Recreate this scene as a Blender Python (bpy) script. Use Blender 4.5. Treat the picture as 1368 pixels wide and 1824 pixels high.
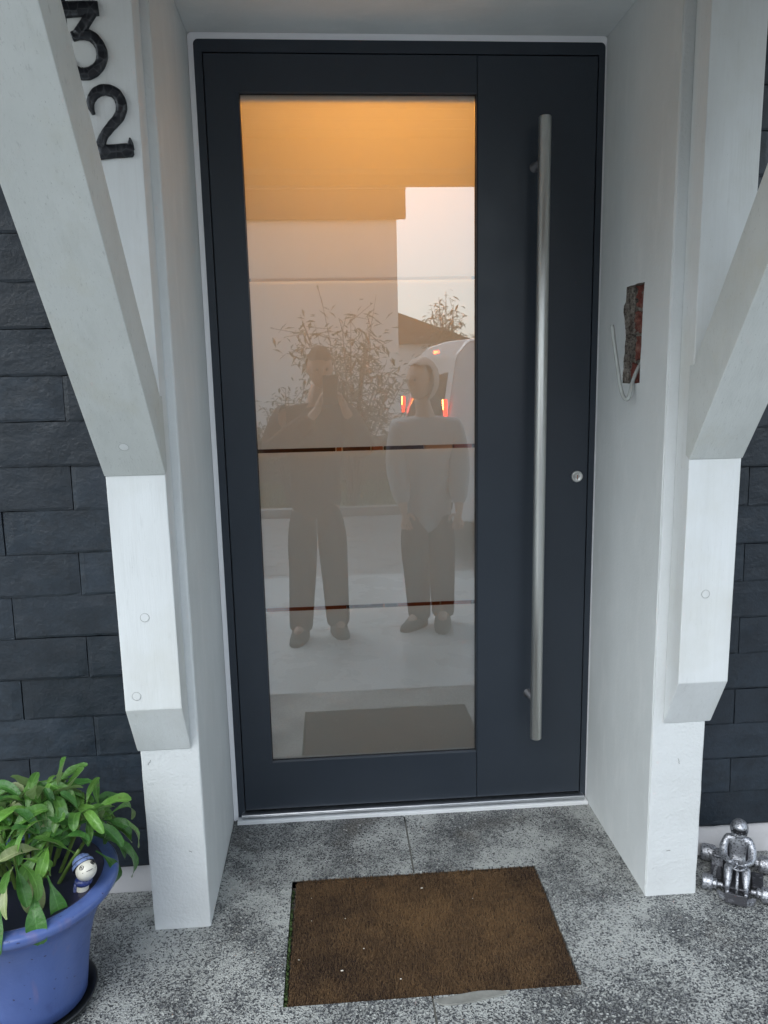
import bpy, bmesh, math, random
from mathutils import Vector, Matrix, noise
random.seed(7)
S = bpy.context.scene
for o in list(bpy.data.objects): bpy.data.objects.remove(o)
COL = S.collection
PI = math.pi
R = math.radians

# ------------------------------------------------------------------ camera
cam_d = bpy.data.cameras.new('camera'); cam = bpy.data.objects.new('camera', cam_d); COL.objects.link(cam)
S.camera = cam
CAMP = Vector((0.30955, -2.03576, 1.25983))
pit, yaw, rol = -0.1725537, -0.0679589, -0.021036
fwd = Vector((-math.sin(yaw)*math.cos(pit), math.cos(yaw)*math.cos(pit), math.sin(pit)))
rt = Vector((math.cos(yaw), math.sin(yaw), 0)); up = rt.cross(fwd)
r2 = math.cos(rol)*rt + math.sin(rol)*up; u2 = -math.sin(rol)*rt + math.cos(rol)*up
m = Matrix((r2, u2, -fwd)).transposed().to_4x4(); m.translation = CAMP
cam.matrix_world = m
cam_d.sensor_fit = 'VERTICAL'; cam_d.sensor_height = 24; cam_d.lens = 1332.235/1824*24
cam_d.clip_start = 0.004; cam_d.clip_end = 400

# ------------------------------------------------------------------ world, sun, exposure
SUN_EL, SUN_AZ = R(50), R(215)
W = bpy.data.worlds.new('World'); S.world = W; W.use_nodes = True
nt = W.node_tree; nt.nodes.clear()
sky = nt.nodes.new('ShaderNodeTexSky'); sky.sky_type = 'NISHITA'; sky.sun_disc = False
sky.sun_elevation = SUN_EL; sky.sun_rotation = SUN_AZ; sky.air_density = 1.3; sky.dust_density = 1.5; sky.ozone_density = 2
hs = nt.nodes.new('ShaderNodeHueSaturation'); hs.inputs['Saturation'].default_value = 0.36
bg = nt.nodes.new('ShaderNodeBackground'); bg.inputs['Strength'].default_value = 0.15
wo = nt.nodes.new('ShaderNodeOutputWorld')
tn = nt.nodes.new('ShaderNodeMix'); tn.data_type = 'RGBA'; tn.blend_type = 'MULTIPLY'; tn.inputs[0].default_value = 1; tn.inputs[7].default_value = (.935, .99, 1.01, 1)
nt.links.new(sky.outputs[0], hs.inputs['Color']); nt.links.new(hs.outputs[0], tn.inputs[6]); nt.links.new(tn.outputs[2], bg.inputs[0]); nt.links.new(bg.outputs[0], wo.inputs[0])
sd = bpy.data.lights.new('sun', 'SUN'); sd.energy = 0.5; sd.angle = R(45); sd.color = (1, 1, .985)
so = bpy.data.objects.new('sun', sd); COL.objects.link(so)
# sky sun_rotation 180deg = sun towards -Y
sdir = Vector((math.sin(SUN_AZ)*math.cos(SUN_EL), math.cos(SUN_AZ)*math.cos(SUN_EL), math.sin(SUN_EL)))
so.rotation_euler = (-sdir).to_track_quat('-Z', 'Y').to_euler()
S.view_settings.view_transform = 'Standard'; S.view_settings.look = 'None'
S.view_settings.gamma = 1; S.view_settings.use_curve_mapping = False
S.view_settings.exposure = 1.26

# ------------------------------------------------------------------ material helpers
def new_mat(name):
    m = bpy.data.materials.new(name); m.use_nodes = True
    return m, m.node_tree, m.node_tree.nodes['Principled BSDF']
def geo_pos(nt, stretch=(1, 1, 1), obj=False):
    if obj:
        g = nt.nodes.new('ShaderNodeTexCoord'); out = g.outputs['Object']
    else:
        g = nt.nodes.new('ShaderNodeNewGeometry'); out = g.outputs['Position']
    mp = nt.nodes.new('ShaderNodeMapping'); mp.inputs['Scale'].default_value = stretch
    nt.links.new(out, mp.inputs[0]); return mp.outputs[0]
def noise_n(nt, scale, detail=4, stretch=(1, 1, 1), rough=.55, obj=False):
    n = nt.nodes.new('ShaderNodeTexNoise'); n.inputs['Scale'].default_value = scale
    n.inputs['Detail'].default_value = detail; n.inputs['Roughness'].default_value = rough
    nt.links.new(geo_pos(nt, stretch, obj), n.inputs['Vector']); return n.outputs['Fac']
def ramp(nt, src, lo, hi):
    r = nt.nodes.new('ShaderNodeMapRange'); r.inputs['From Min'].default_value = lo; r.inputs['From Max'].default_value = hi
    nt.links.new(src, r.inputs['Value']); return r.outputs[0]
def mixc(nt, fac, a, b, mode='MIX'):
    x = nt.nodes.new('ShaderNodeMix'); x.data_type = 'RGBA'; x.blend_type = mode
    for s, v in ((x.inputs[0], fac), (x.inputs[6], a), (x.inputs[7], b)):
        if isinstance(v, (int, float)): s.default_value = v
        elif isinstance(v, tuple): s.default_value = (*v, 1)
        else: nt.links.new(v, s)
    return x.outputs[2]
def mth(nt, op, a, b=0.0, clamp=False):
    x = nt.nodes.new('ShaderNodeMath'); x.operation = op; x.use_clamp = clamp
    for s, v in ((x.inputs[0], a), (x.inputs[1], b)):
        if isinstance(v, (int, float)): s.default_value = v
        else: nt.links.new(v, s)
    return x.outputs[0]
def bumpn(nt, h, strength, dist, prev=None):
    b = nt.nodes.new('ShaderNodeBump'); b.inputs['Strength'].default_value = strength; b.inputs['Distance'].default_value = dist
    nt.links.new(h, b.inputs['Height'])
    if prev is not None: nt.links.new(prev, b.inputs['Normal'])
    return b.outputs[0]
def pmat(name, col, rough=.5, metal=0, var=(), bump=(), spec=.5, obj=False, rand=0, roughvar=None, coat=0):
    """var: (scale, colour2, lo, hi, stretch, amount); bump: (scale, strength, distance, detail, stretch)"""
    m, nt, p = new_mat(name)
    c = col
    for v in var:
        f = ramp(nt, noise_n(nt, v[0], 6, v[4], .6, obj), v[2], v[3])
        f = mth(nt, 'MULTIPLY', f, v[5])
        c = mixc(nt, f, c, v[1])
    if rand:
        oi = nt.nodes.new('ShaderNodeObjectInfo')
        f = mth(nt, 'MULTIPLY', oi.outputs['Random'], rand)
        c = mixc(nt, f, c, tuple(x*.35 for x in col))
    if isinstance(c, tuple): p.inputs['Base Color'].default_value = (*c, 1)
    else: nt.links.new(c, p.inputs['Base Color'])
    p.inputs['Roughness'].default_value = rough; p.inputs['Metallic'].default_value = metal
    p.inputs['Specular IOR Level'].default_value = spec
    if coat: p.inputs['Coat Weight'].default_value = coat; p.inputs['Coat Roughness'].default_value = .08
    if roughvar:
        f = ramp(nt, noise_n(nt, roughvar[0], 4, (1, 1, 1), .6, obj), .3, .7)
        f = mth(nt, 'ADD', mth(nt, 'MULTIPLY', f, roughvar[2]-roughvar[1]), roughvar[1]); nt.links.new(f, p.inputs['Roughness'])
    pr = None
    for b in bump: pr = bumpn(nt, noise_n(nt, b[0], b[3], b[4], .55, obj), b[1], b[2], pr)
    if pr is not None: nt.links.new(pr, p.inputs['Normal'])
    return m
U = (1, 1, 1)
M = {}
M['timber'] = pmat('white_painted_timber', (.72, .74, .74), .55, var=[(5, (.58, .59, .58), .35, .7, (3, 3, .6), .5), (26, (.50, .51, .50), .60, .74, (3, 3, .5), .35), (55, (.63, .64, .63), .48, .66, (3, 3, .12), .22), (190, (.26, .26, .26), .66, .74, (2, 2, .45), .6), (3, (.55, .54, .46), .5, .75, U, .5)],
    bump=[(90, .25, .002, 3, (3, 3, .15)), (300, .12, .001, 2, U)])
M['plugring'] = pmat('paint_crack_ring', (.47, .48, .47), .8)
M['brace'] = pmat('specked_shaded_timber', (.61, .63, .61), .6, var=[(4, (.51, .53, .51), .35, .7, U, .8), (14, (.47, .49, .47), .5, .75, (2, 1, .6), .5), (110, (.34, .35, .34), .60, .72, (2.5, 1.2, .45), .5), (230, (.12, .12, .13), .66, .73, (2, 1.4, .45), .75), (7, (.50, .49, .40), .55, .75, U, .5)],
    bump=[(90, .3, .002, 3, (3, 1, .3)), (300, .15, .001, 2, U)])  # grey specks are its own; base darkened for shade on its leaning face
M['render_f'] = pmat('coarse_white_render', (.68, .70, .70), .75, var=[(4, (.56, .57, .56), .4, .75, U, .5), (60, (.55, .55, .52), .68, .76, U, .4)],
    bump=[(140, .45, .003, 3, U), (45, .25, .005, 2, U)])
M['render_s'] = pmat('smooth_grey_white_render', (.70, .72, .715), .6, var=[(3, (.60, .62, .61), .35, .7, (1, 1, .7), .8), (11, (.76, .77, .76), .5, .75, (1, 2, .6), .6), (170, (.86, .87, .86), .66, .74, (1, 2, .6), .6)],
    bump=[(34, .18, .004, 4, (1, 1, .8)), (150, .3, .002, 3, U)])
M['caulk'] = pmat('white_sealant', (.8, .8, .82), .5)
M['slate'] = pmat('dark_slate', (.024, .035, .049), .5, var=[(18, (.014, .019, .026), .40, .62, (1, 1, 1.3), .7), (60, (.012, .016, .021), .50, .66, U, .6), (75, (.06, .075, .09), .62, .74, U, .6), (7, (.030, .041, .057), .48, .68, U, .7), (300, (.16, .17, .18), .74, .77, U, .6)],
    bump=[(20, .45, .006, 5, (1, 1, 1.6)), (120, .4, .003, 4, U)], rand=.6, roughvar=(25, .34, .58))
M['backing'] = pmat('black_backing_board', (.008, .008, .009), .8)
M['anth'] = pmat('anthracite_powder_coat', (.027, .035, .047), .42, var=[(6, (.033, .042, .056), .3, .7, U, .5)], bump=[(900, .12, .0004, 2, U)], spec=.45, roughvar=(9, .36, .46))
M['seal'] = pmat('black_rubber_seal', (.006, .006, .007), .6)
M['alu'] = pmat('brushed_aluminium', (.72, .74, .77), .32, 1, bump=[(60, .1, .001, 2, (.1, 4, 12))])
M['whitestrip'] = pmat('white_plastic_strip', (.78, .79, .8), .4)
M['steel'] = pmat('brushed_stainless_steel', (.70, .70, .67), .40, 1, bump=[(500, .25, .0006, 2, (1, 1, .06))])
M['mount'] = pmat('shaded_steel_mount', (.14, .14, .15), .6, 1)  # steel darkened in colour for the shade on the mounts
M['chrome'] = pmat('polished_nickel', (.75, .74, .72), .15, 1)
M['keyhole'] = pmat('orange_glint_key_slot', (.35, .16, .10), .35, .8)  # orange reflection in the lock, put into the slot's colour
M['iron'] = pmat('hammered_black_iron', (.012, .014, .019), .38, .3, bump=[(80, .3, .002, 3, U)], spec=.6)
M['plinth'] = pmat('pale_plinth_render', (.62, .61, .62), .7, var=[(8, (.45, .44, .43), .5, .75, U, .6)], bump=[(120, .3, .002, 3, U)])
M['brick'] = pmat('red_brick', (.17, .045, .032), .85, var=[(40, (.35, .22, .17), .5, .7, U, .7), (90, (.10, .03, .025), .5, .7, U, .7)], bump=[(90, .8, .006, 5, U)])
M['mortar'] = pmat('crumbled_mortar', (.23, .20, .17), .9, var=[(60, (.36, .33, .29), .48, .62, U, .85), (150, (.05, .04, .035), .52, .62, U, .85)], bump=[(110, 1, .012, 5, U)])
M['cable'] = pmat('grey_cable_sheath', (.42, .44, .42), .45)
M['mortarp'] = pmat('smooth_mortar_patch', (.22, .22, .20), .8, var=[(30, (.12, .12, .11), .4, .7, U, .7)], bump=[(80, .5, .003, 4, U)])
M['moss'] = pmat('green_moss', (.05, .09, .02), .9, var=[(120, (.02, .03, .01), .4, .7, U, .8)])
M['soil'] = pmat('wet_potting_soil', (.018, .012, .009), .7, var=[(120, (.045, .03, .02), .5, .7, U, .7)], bump=[(120, 1, .01, 5, U)])
M['grit'] = pmat('pale_grit', (.6, .55, .48), .7)
M['clay'] = pmat('orange_clay_ball', (.55, .16, .05), .7)
M['saucer'] = pmat('black_plastic_saucer', (.016, .018, .02), .35)
M['root'] = pmat('dry_root', (.16, .11, .06), .8)
M['stemg'] = pmat('green_stem', (.12, .2, .04), .5)
M['wood_dark'] = pmat('dark_stained_boards', (.10, .055, .03), .6, var=[(10, (.05, .028, .016), .4, .7, (6, .6, 6), .8)], bump=[(30, .3, .003, 3, (8, .5, 8))])

def floor_mat():
    m, nt, p = new_mat('washed_concrete')
    v = nt.nodes.new('ShaderNodeTexVoronoi'); v.inputs['Scale'].default_value = 265
    nt.links.new(geo_pos(nt, (1, 1, .3)), v.inputs['Vector'])
    v2 = nt.nodes.new('ShaderNodeTexVoronoi'); v2.inputs['Scale'].default_value = 420
    nt.links.new(geo_pos(nt, (1, 1, .3)), v2.inputs['Vector'])
    sp = nt.nodes.new('ShaderNodeSeparateColor'); nt.links.new(v.outputs['Color'], sp.inputs[0])
    sp2 = nt.nodes.new('ShaderNodeSeparateColor'); nt.links.new(v2.outputs['Color'], sp2.inputs[0])
    g = nt.nodes.new('ShaderNodeSeparateXYZ'); nt.links.new(geo_pos(nt), g.inputs[0])
    wear = ramp(nt, g.outputs['Y'], -.35, -.8)                 # washed out towards the open side
    big = ramp(nt, noise_n(nt, 4.5, 6, U, .68), .42, .64)
    big2 = ramp(nt, noise_n(nt, 17, 4, U, .6), .35, .7)
    dens = mth(nt, 'ADD', mth(nt, 'MULTIPLY', big, .38), mth(nt, 'MULTIPLY', big2, .12))
    dens = mth(nt, 'ADD', dens, mth(nt, 'ADD', mth(nt, 'MULTIPLY', wear, .16), .02))
    dark = mth(nt, 'LESS_THAN', sp.outputs[0], dens)
    dark2 = mth(nt, 'LESS_THAN', sp2.outputs[0], mth(nt, 'MULTIPLY', dens, .75))
    cem = mixc(nt, ramp(nt, noise_n(nt, 60, 4), .35, .7), (.40, .41, .39), (.30, .31, .30))
    cem = mixc(nt, mth(nt, 'MULTIPLY', big, .75), cem, (.115, .12, .115))
    grain = mixc(nt, sp.outputs[1], (.032, .035, .039), (.18, .185, .19))
    c = mixc(nt, dark, cem, grain)
    c = mixc(nt, dark2, c, (.035, .036, .04))
    lite = mth(nt, 'GREATER_THAN', sp.outputs[2], mth(nt, 'SUBTRACT', .99, mth(nt, 'MULTIPLY', wear, .06)))
    c = mixc(nt, lite, c, (.42, .43, .41))
    br = mth(nt, 'MULTIPLY', ramp(nt, noise_n(nt, 4.2, 3), .60, .75), .35)
    c = mixc(nt, br, c, (.10, .075, .045))
    nt.links.new(c, p.inputs['Base Color'])
    rr = mth(nt, 'SUBTRACT', .62, mth(nt, 'MULTIPLY', dens, .38)); nt.links.new(rr, p.inputs['Roughness'])
    b = bumpn(nt, v.outputs['Distance'], .55, .004)
    b = bumpn(nt, sp.outputs[1], .35, .003, b)
    nt.links.new(b, p.inputs['Normal'])
    return m
M['floor'] = floor_mat()
def mat_coir(name, k):
    m, nt, p = new_mat(name)
    f = ramp(nt, noise_n(nt, 8, 6, U, .7), .42, .60)
    vd = nt.nodes.new('ShaderNodeVectorMath'); vd.operation = 'DISTANCE'; nt.links.new(geo_pos(nt), vd.inputs[0]); vd.inputs[1].default_value = (.54, -.47, 0)
    wr = ramp(nt, vd.outputs['Value'], .29, .04)           # trodden, sun-bleached middle
    f = mth(nt, 'ADD', mth(nt, 'MULTIPLY', f, .50), mth(nt, 'MULTIPLY', wr, .48), True)
    c = mixc(nt, f, (.024*k, .0095*k, .0042*k), (.150*k, .082*k, .033*k))
    f2 = ramp(nt, noise_n(nt, 230, 2), .35, .7)
    c = mixc(nt, f2, c, (.020, .010, .005)) if k <= 1 else mixc(nt, mth(nt, 'MULTIPLY', f2, .6), c, (.24, .155, .08))
    nt.links.new(c, p.inputs['Base Color']); p.inputs['Roughness'].default_value = .9
    nt.links.new(bumpn(nt, noise_n(nt, 350, 2), .8, .004), p.inputs['Normal'])
    return m
M['coir'] = mat_coir('coir_base', .9); M['coirf'] = mat_coir('coir_fibre', 1.35)
def leaf_mat(name, a, b, under):
    m, nt, p = new_mat(name)
    f = ramp(nt, noise_n(nt, 30, 4), .35, .65)
    oi = nt.nodes.new('ShaderNodeObjectInfo')
    c = mixc(nt, f, a, b)
    tc = nt.nodes.new('ShaderNodeTexCoord'); sx = nt.nodes.new('ShaderNodeSeparateXYZ'); nt.links.new(tc.outputs['Object'], sx.inputs[0])
    ay = mth(nt, 'ABSOLUTE', sx.outputs['Y']); rib = ramp(nt, ay, .0016, .0004)
    ph = mth(nt, 'SUBTRACT', mth(nt, 'MULTIPLY', sx.outputs['X'], 620), mth(nt, 'MULTIPLY', ay, 520)); sv = ramp(nt, mth(nt, 'SINE', ph), .80, 1.0)
    vein = mth(nt, 'MAXIMUM', rib, mth(nt, 'MULTIPLY', sv, .35))
    c = mixc(nt, mth(nt, 'MULTIPLY', vein, .42), c, tuple(min(1, x*1.7+.05) for x in b))
    blem = mth(nt, 'MULTIPLY', ramp(nt, noise_n(nt, 55, 3), .66, .74), .5); c = mixc(nt, blem, c, (.16, .15, .05))
    c = mixc(nt, mth(nt, 'MULTIPLY', oi.outputs['Random'], .55), c, tuple(x*.42 for x in a))
    g = nt.nodes.new('ShaderNodeNewGeometry')
    c = mixc(nt, mth(nt, 'MULTIPLY', g.outputs['Backfacing'], .9), c, under)
    nt.links.new(c, p.inputs['Base Color'])
    p.inputs['Roughness'].default_value = .36
    tr = nt.nodes.new('ShaderNodeBsdfTranslucent'); nt.links.new(c, tr.inputs[0])
    mx = nt.nodes.new('ShaderNodeMixShader'); mx.inputs[0].default_value = .28
    out = nt.nodes['Material Output']
    nt.links.new(p.outputs[0], mx.inputs[1]); nt.links.new(tr.outputs[0], mx.inputs[2]); nt.links.new(mx.outputs[0], out.inputs[0])
    nt.links.new(bumpn(nt, vein, -.4, .002, bumpn(nt, noise_n(nt, 90, 3), .6, .005)), p.inputs['Normal'])
    return m
M['leaf1'] = leaf_mat('deep_green_leaf', (.050, .175, .032), (.085, .235, .048), (.15, .25, .09))
M['leaf2'] = leaf_mat('fresh_green_leaf', (.085, .235, .038), (.14, .30, .06), (.24, .34, .14))
M['leaf4'] = leaf_mat('bright_young_leaf', (.14, .34, .05), (.20, .40, .08), (.26, .36, .15))
M['leaf3'] = leaf_mat('pale_yellowed_leaf', (.30, .38, .15), (.40, .44, .24), (.42, .47, .28))
M['leafd'] = leaf_mat('dull_outdoor_foliage', (.05, .08, .03), (.09, .10, .04), (.08, .10, .05))
M['bark'] = pmat('brown_bark', (.07, .05, .035), .9)
def glaze_mat():
    m, nt, p = new_mat('blue_glaze')
    f = ramp(nt, noise_n(nt, 7, 5, (1, 1, .35)), .35, .7)
    c = mixc(nt, f, (.092, .148, .38), (.056, .092, .26))
    s = ramp(nt, noise_n(nt, 5, 3, (6, 6, .5)), .60, .72)
    c = mixc(nt, mth(nt, 'MULTIPLY', s, .45), c, (.20, .17, .32))
    c = mixc(nt, mth(nt, 'MULTIPLY', ramp(nt, noise_n(nt, 26, 5), .56, .72), .35), c, (.035, .05, .16))
    d = ramp(nt, noise_n(nt, 85, 2), .70, .74)
    c = mixc(nt, d, c, (.03, .035, .10))
    nt.links.new(c, p.inputs['Base Color']); p.inputs['Roughness'].default_value = .33
    nt.links.new(bumpn(nt, noise_n(nt, 45, 4), .25, .004), p.inputs['Normal'])
    return m
M['glaze'] = glaze_mat()
M['rimdark'] = pmat('dark_glaze_edge', (.03, .03, .07), .35)
def glass_mat():
    m, nt, p = new_mat('clear_window_glass'); nt.nodes.remove(p)
    t = nt.nodes.new('ShaderNodeBsdfTransparent'); t.inputs[0].default_value = (.93, .95, .94, 1)
    g = nt.nodes.new('ShaderNodeBsdfGlossy'); g.inputs['Roughness'].default_value = 0.004; g.inputs[0].default_value = (.96, .98, 1, 1)
    fr = nt.nodes.new('ShaderNodeFresnel'); fr.inputs['IOR'].default_value = 1.5
    f = mth(nt, 'MULTIPLY', fr.outputs[0], 5.6, True)           # two panes, four faces
    mx = nt.nodes.new('ShaderNodeMixShader'); nt.links.new(f, mx.inputs[0])
    nt.links.new(t.outputs[0], mx.inputs[1]); nt.links.new(g.outputs[0], mx.inputs[2])
    nt.links.new(mx.outputs[0], nt.nodes['Material Output'].inputs[0]); return m
M['glass'] = glass_mat()
def frost_mat():
    m, nt, p = new_mat('satin_frosted_film'); nt.nodes.remove(p)
    d = nt.nodes.new('ShaderNodeBsdfDiffuse'); d.inputs[0].default_value = (.80, .86, .84, 1)
    t = nt.nodes.new('ShaderNodeBsdfTranslucent'); t.inputs[0].default_value = (.82, .80, .77, 1)
    mx = nt.nodes.new('ShaderNodeMixShader'); mx.inputs[0].default_value = .36
    nt.links.new(d.outputs[0], mx.inputs[1]); nt.links.new(t.outputs[0], mx.inputs[2])
    nt.links.new(mx.outputs[0], nt.nodes['Material Output'].inputs[0]); return m
M['frost'] = frost_mat()
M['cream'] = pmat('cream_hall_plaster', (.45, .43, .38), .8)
M['lightened_hall'] = pmat('lightened_hall_plaster', (.86, .84, .80), .8)  # back wall only: colour lightened in place of stronger lamp light
M['halldk'] = pmat('dark_brown_hall_floor', (.07, .035, .02), .6)
def emit(name, col, s):
    m, nt, p = new_mat(name); p.inputs['Base Color'].default_value = (*col, 1)
    p.inputs['Emission Color'].default_value = (*col, 1); p.inputs['Emission Strength'].default_value = s; return m

# ------------------------------------------------------------------ object helpers
def link(name, me, mat=None, parent=None, smooth=False):
    o = bpy.data.objects.new(name, me); COL.objects.link(o)
    if mat is not None and not me.materials:
        for x in (mat if isinstance(mat, list) else [mat]): me.materials.append(x)
    if parent is not None: o.parent = parent
    if smooth:
        for p in me.polygons: p.use_smooth = True
    return o
def bm_obj(name, bm, mat, parent=None, smooth=False):
    me = bpy.data.meshes.new(name); bm.normal_update(); bm.to_mesh(me); bm.free()
    return link(name, me, mat, parent, smooth)
def thing(name, label, cat, loc=(0, 0, 0), rotz=0, group=None):
    o = bpy.data.objects.new(name, None); COL.objects.link(o); o.empty_display_size = .1
    o.location = loc; o.rotation_euler = (0, 0, rotz); o['label'] = label; o['category'] = cat
    if group: o['group'] = group
    return o
def tag(o, label=None, cat=None, group=None, kind=None):
    for k, v in (('label', label), ('category', cat), ('group', group), ('kind', kind)):
        if v: o[k] = v
    return o
def box(bm, x0, x1, y0, y1, z0, z1, mi=0):
    v = [bm.verts.new((x, y, z)) for z in (z0, z1) for y in (y0, y1) for x in (x0, x1)]
    for f in ((0, 2, 3, 1), (4, 5, 7, 6), (0, 1, 5, 4), (2, 6, 7, 3), (0, 4, 6, 2), (1, 3, 7, 5)):
        bm.faces.new([v[i] for i in f]).material_index = mi
    return v
def bev(bm, w, seg=2, edges=None):
    bmesh.ops.bevel(bm, geom=edges or list(bm.edges), offset=w, segments=seg, affect='EDGES', profile=.6)
def box_obj(name, b, mat, parent=None, bevel=0, seg=2):
    bm = bmesh.new(); box(bm, *b)
    if bevel: bev(bm, bevel, seg)
    return bm_obj(name, bm, mat, parent)
def prism(bm, pts, a0, a1, axis='x', mi=0):
    """pts outline in the two other axes (counter order free)"""
    def P(p, a):
        if axis == 'x': return (a, p[0], p[1])
        if axis == 'y': return (p[0], a, p[1])
        return (p[0], p[1], a)
    A = [bm.verts.new(P(p, a0)) for p in pts]; B = [bm.verts.new(P(p, a1)) for p in pts]
    n = len(pts)
    fs = [bm.faces.new(A), bm.faces.new(B[::-1])]
    for i in range(n): fs.append(bm.faces.new((A[i], B[i], B[(i+1) % n], A[(i+1) % n])))
    for f in fs: f.material_index = mi
    bmesh.ops.recalc_face_normals(bm, faces=fs)
    return fs
def lathe(bm, prof, c=(0, 0, 0), n=32, mi=0, axis='z'):
    rings = []
    for r, z in prof:
        ring = []
        for i in range(n):
            a = 2*PI*i/n
            if axis == 'z': p = (c[0]+r*math.cos(a), c[1]+r*math.sin(a), c[2]+z)
            elif axis == 'y': p = (c[0]+r*math.cos(a), c[1]+z, c[2]+r*math.sin(a))
            else: p = (c[0]+z, c[1]+r*math.cos(a), c[2]+r*math.sin(a))
            ring.append(bm.verts.new(p))
        rings.append(ring)
    fs = []
    for a, b in zip(rings, rings[1:]):
        for i in range(n): fs.append(bm.faces.new((a[i], a[(i+1) % n], b[(i+1) % n], b[i])))
    if prof[0][0] > 1e-5: fs.append(bm.faces.new(rings[0][::-1]))
    if prof[-1][0] > 1e-5: fs.append(bm.faces.new(rings[-1]))
    for f in fs: f.material_index = mi
    bmesh.ops.remove_doubles(bm, verts=[v for r in rings for v in r], dist=1e-6)
def tube(bm, pts, rad, n=8, mi=0, cap=True):
    pts = [Vector(p) for p in pts]; k = len(pts)
    if not isinstance(rad, (list, tuple)): rad = [rad]*k
    rings = []; prev = None
    for i, p in enumerate(pts):
        d = (pts[min(i+1, k-1)]-pts[max(i-1, 0)]).normalized()
        if prev is None: a = d.orthogonal().normalized()
        else: a = (prev-d*prev.dot(d)).normalized()
        prev = a; b = d.cross(a)
        rings.append([bm.verts.new(p+(a*math.cos(2*PI*j/n)+b*math.sin(2*PI*j/n))*rad[i]) for j in range(n)])
    for A, B in zip(rings, rings[1:]):
        for j in range(n): bm.faces.new((A[j], A[(j+1) % n], B[(j+1) % n], B[j])).material_index = mi
    if cap: bm.faces.new(rings[0][::-1]).material_index = mi; bm.faces.new(rings[-1]).material_index = mi
def smooth_path(pts, k=6):
    P = [Vector(p) for p in pts]; P = [2*P[0]-P[1]]+P+[2*P[-1]-P[-2]]; out = []
    for i in range(1, len(P)-2):
        for j in range(k):
            t = j/k; a, b, c, d = P[i-1:i+3]
            out.append(.5*((2*b)+(c-a)*t+(2*a-5*b+4*c-d)*t*t+(3*b-3*c+d-a)*t**3))
    out.append(P[-2]); return out
def ball(bm, c, r, sub=2, sc=(1, 1, 1), mi=0):
    s = bmesh.ops.create_icosphere(bm, subdivisions=sub, radius=r)
    for v in s['verts']: v.co = Vector((v.co.x*sc[0], v.co.y*sc[1], v.co.z*sc[2]))+Vector(c)
    for v in s['verts']:
        for f in v.link_faces: f.material_index = mi; f.smooth = True
    return s['verts']
def copy_part(o, parent):
    c = o.copy(); COL.objects.link(c); c.parent = parent; return c
def realise(o):
    bpy.context.view_layer.update()
    dg = bpy.context.evaluated_depsgraph_get()
    me = bpy.data.meshes.new_from_object(o.evaluated_get(dg)); o.modifiers.clear(); o.data = me; return o

# ------------------------------------------------------------------ ground and floors
XL, XR = -0.012, 1.043
porch = bpy.data.objects.new('porch_floor', None); COL.objects.link(porch); tag(porch, kind='structure')
MX0, MX1, MY0, MY1 = .172, .8065, -.686, -.2865          # mat well
def slab(x0, x1, y0, y1):
    g = .0022
    bm = bmesh.new(); box(bm, x0+g, x1-g, y0+g, y1-g, -.06, 0)
    bev(bm, .002, 1, [e for e in bm.edges if all(v.co.z > -.001 for v in e.verts)])
    return bm_obj('slab', bm, M['floor'], porch)
def slab_poly(pts):
    bm = bmesh.new(); prism(bm, pts, -.06, 0, 'z'); return bm_obj('slab', bm, M['floor'], porch)
JX = .487; g = .0022
# two big slabs either side of the joint, notched for the mat well
slab_poly([(XL+.004, -.02+.03), (JX-g, .01), (JX-g, MY1), (MX0, MY1), (MX0, MY0), (JX-g-.006, MY0), (JX-.010, -.87), (-.80, -.87), (-.80, -.353), (XL, -.353)])
slab_poly([(JX+g, .01), (XR+.004, .01), (XR+.004, -.353), (1.85, -.353), (1.85, -.87), (JX-.004, -.87), (JX+g-.006, MY0), (MX1-.006, MY0), (MX1, MY1), (JX+g, MY1)])
for a, b in ((-1.6, -.8044), (1.8544, 2.6)):
    slab(a, b, -.87, -.353)
for a, b in ((-1.6, -.72), (-.72, -.1494), (1.1694, 1.70), (1.70, 2.6)):
    slab(a, b, -.349, -.288)
bm = bmesh.new()
box(bm, -1.6, MX0, -.868, -.05, -.07, -.005); box(bm, MX1, 2.6, -.868, -.05, -.07, -.005)
box(bm, MX0, MX1, MY1, -.05, -.07, -.005); box(bm, MX0, MX1, -.868, MY0, -.07, -.005)
bm_obj('joint_mortar', bm, M['mortarp'], porch)
box_obj('well_bed', (MX0-.01, MX1+.01, MY0-.01, MY1+.01, -.09, -.0225), M['mortar'], porch)
bm = bmesh.new()
random.seed(3)
for i in range(340):
    y = MY0+random.random()*.30*(1 if random.random() < .8 else 1.3); x = MX0+random.random()*.005; z = -.020+random.random()*.017
    ball(bm, (x+.001, y, z), .0015+random.random()*.002, 1)
tag(bm_obj('moss', bm, M['moss'], porch), kind='stuff')
# smooth mortar patch at the front edge of the mat well
bm = bmesh.new(); pts = []
n = 22
for i in range(n):
    a = 2*PI*i/n; rx = .078*(1+.12*math.sin(3*a+1)); ry = .013*(1+.25*math.sin(2*a))
    pts.append((.555+rx*math.cos(a), -.704+.006+ry*math.sin(a)+.05*rx*math.cos(a)))
prism(bm, pts, -.004, .0025, 'z'); bev(bm, .0015, 1, [e for e in bm.edges if all(v.co.z > 0 for v in e.verts)])
bm_obj('mortar_patch', bm, M['mortarp'], porch)
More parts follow.
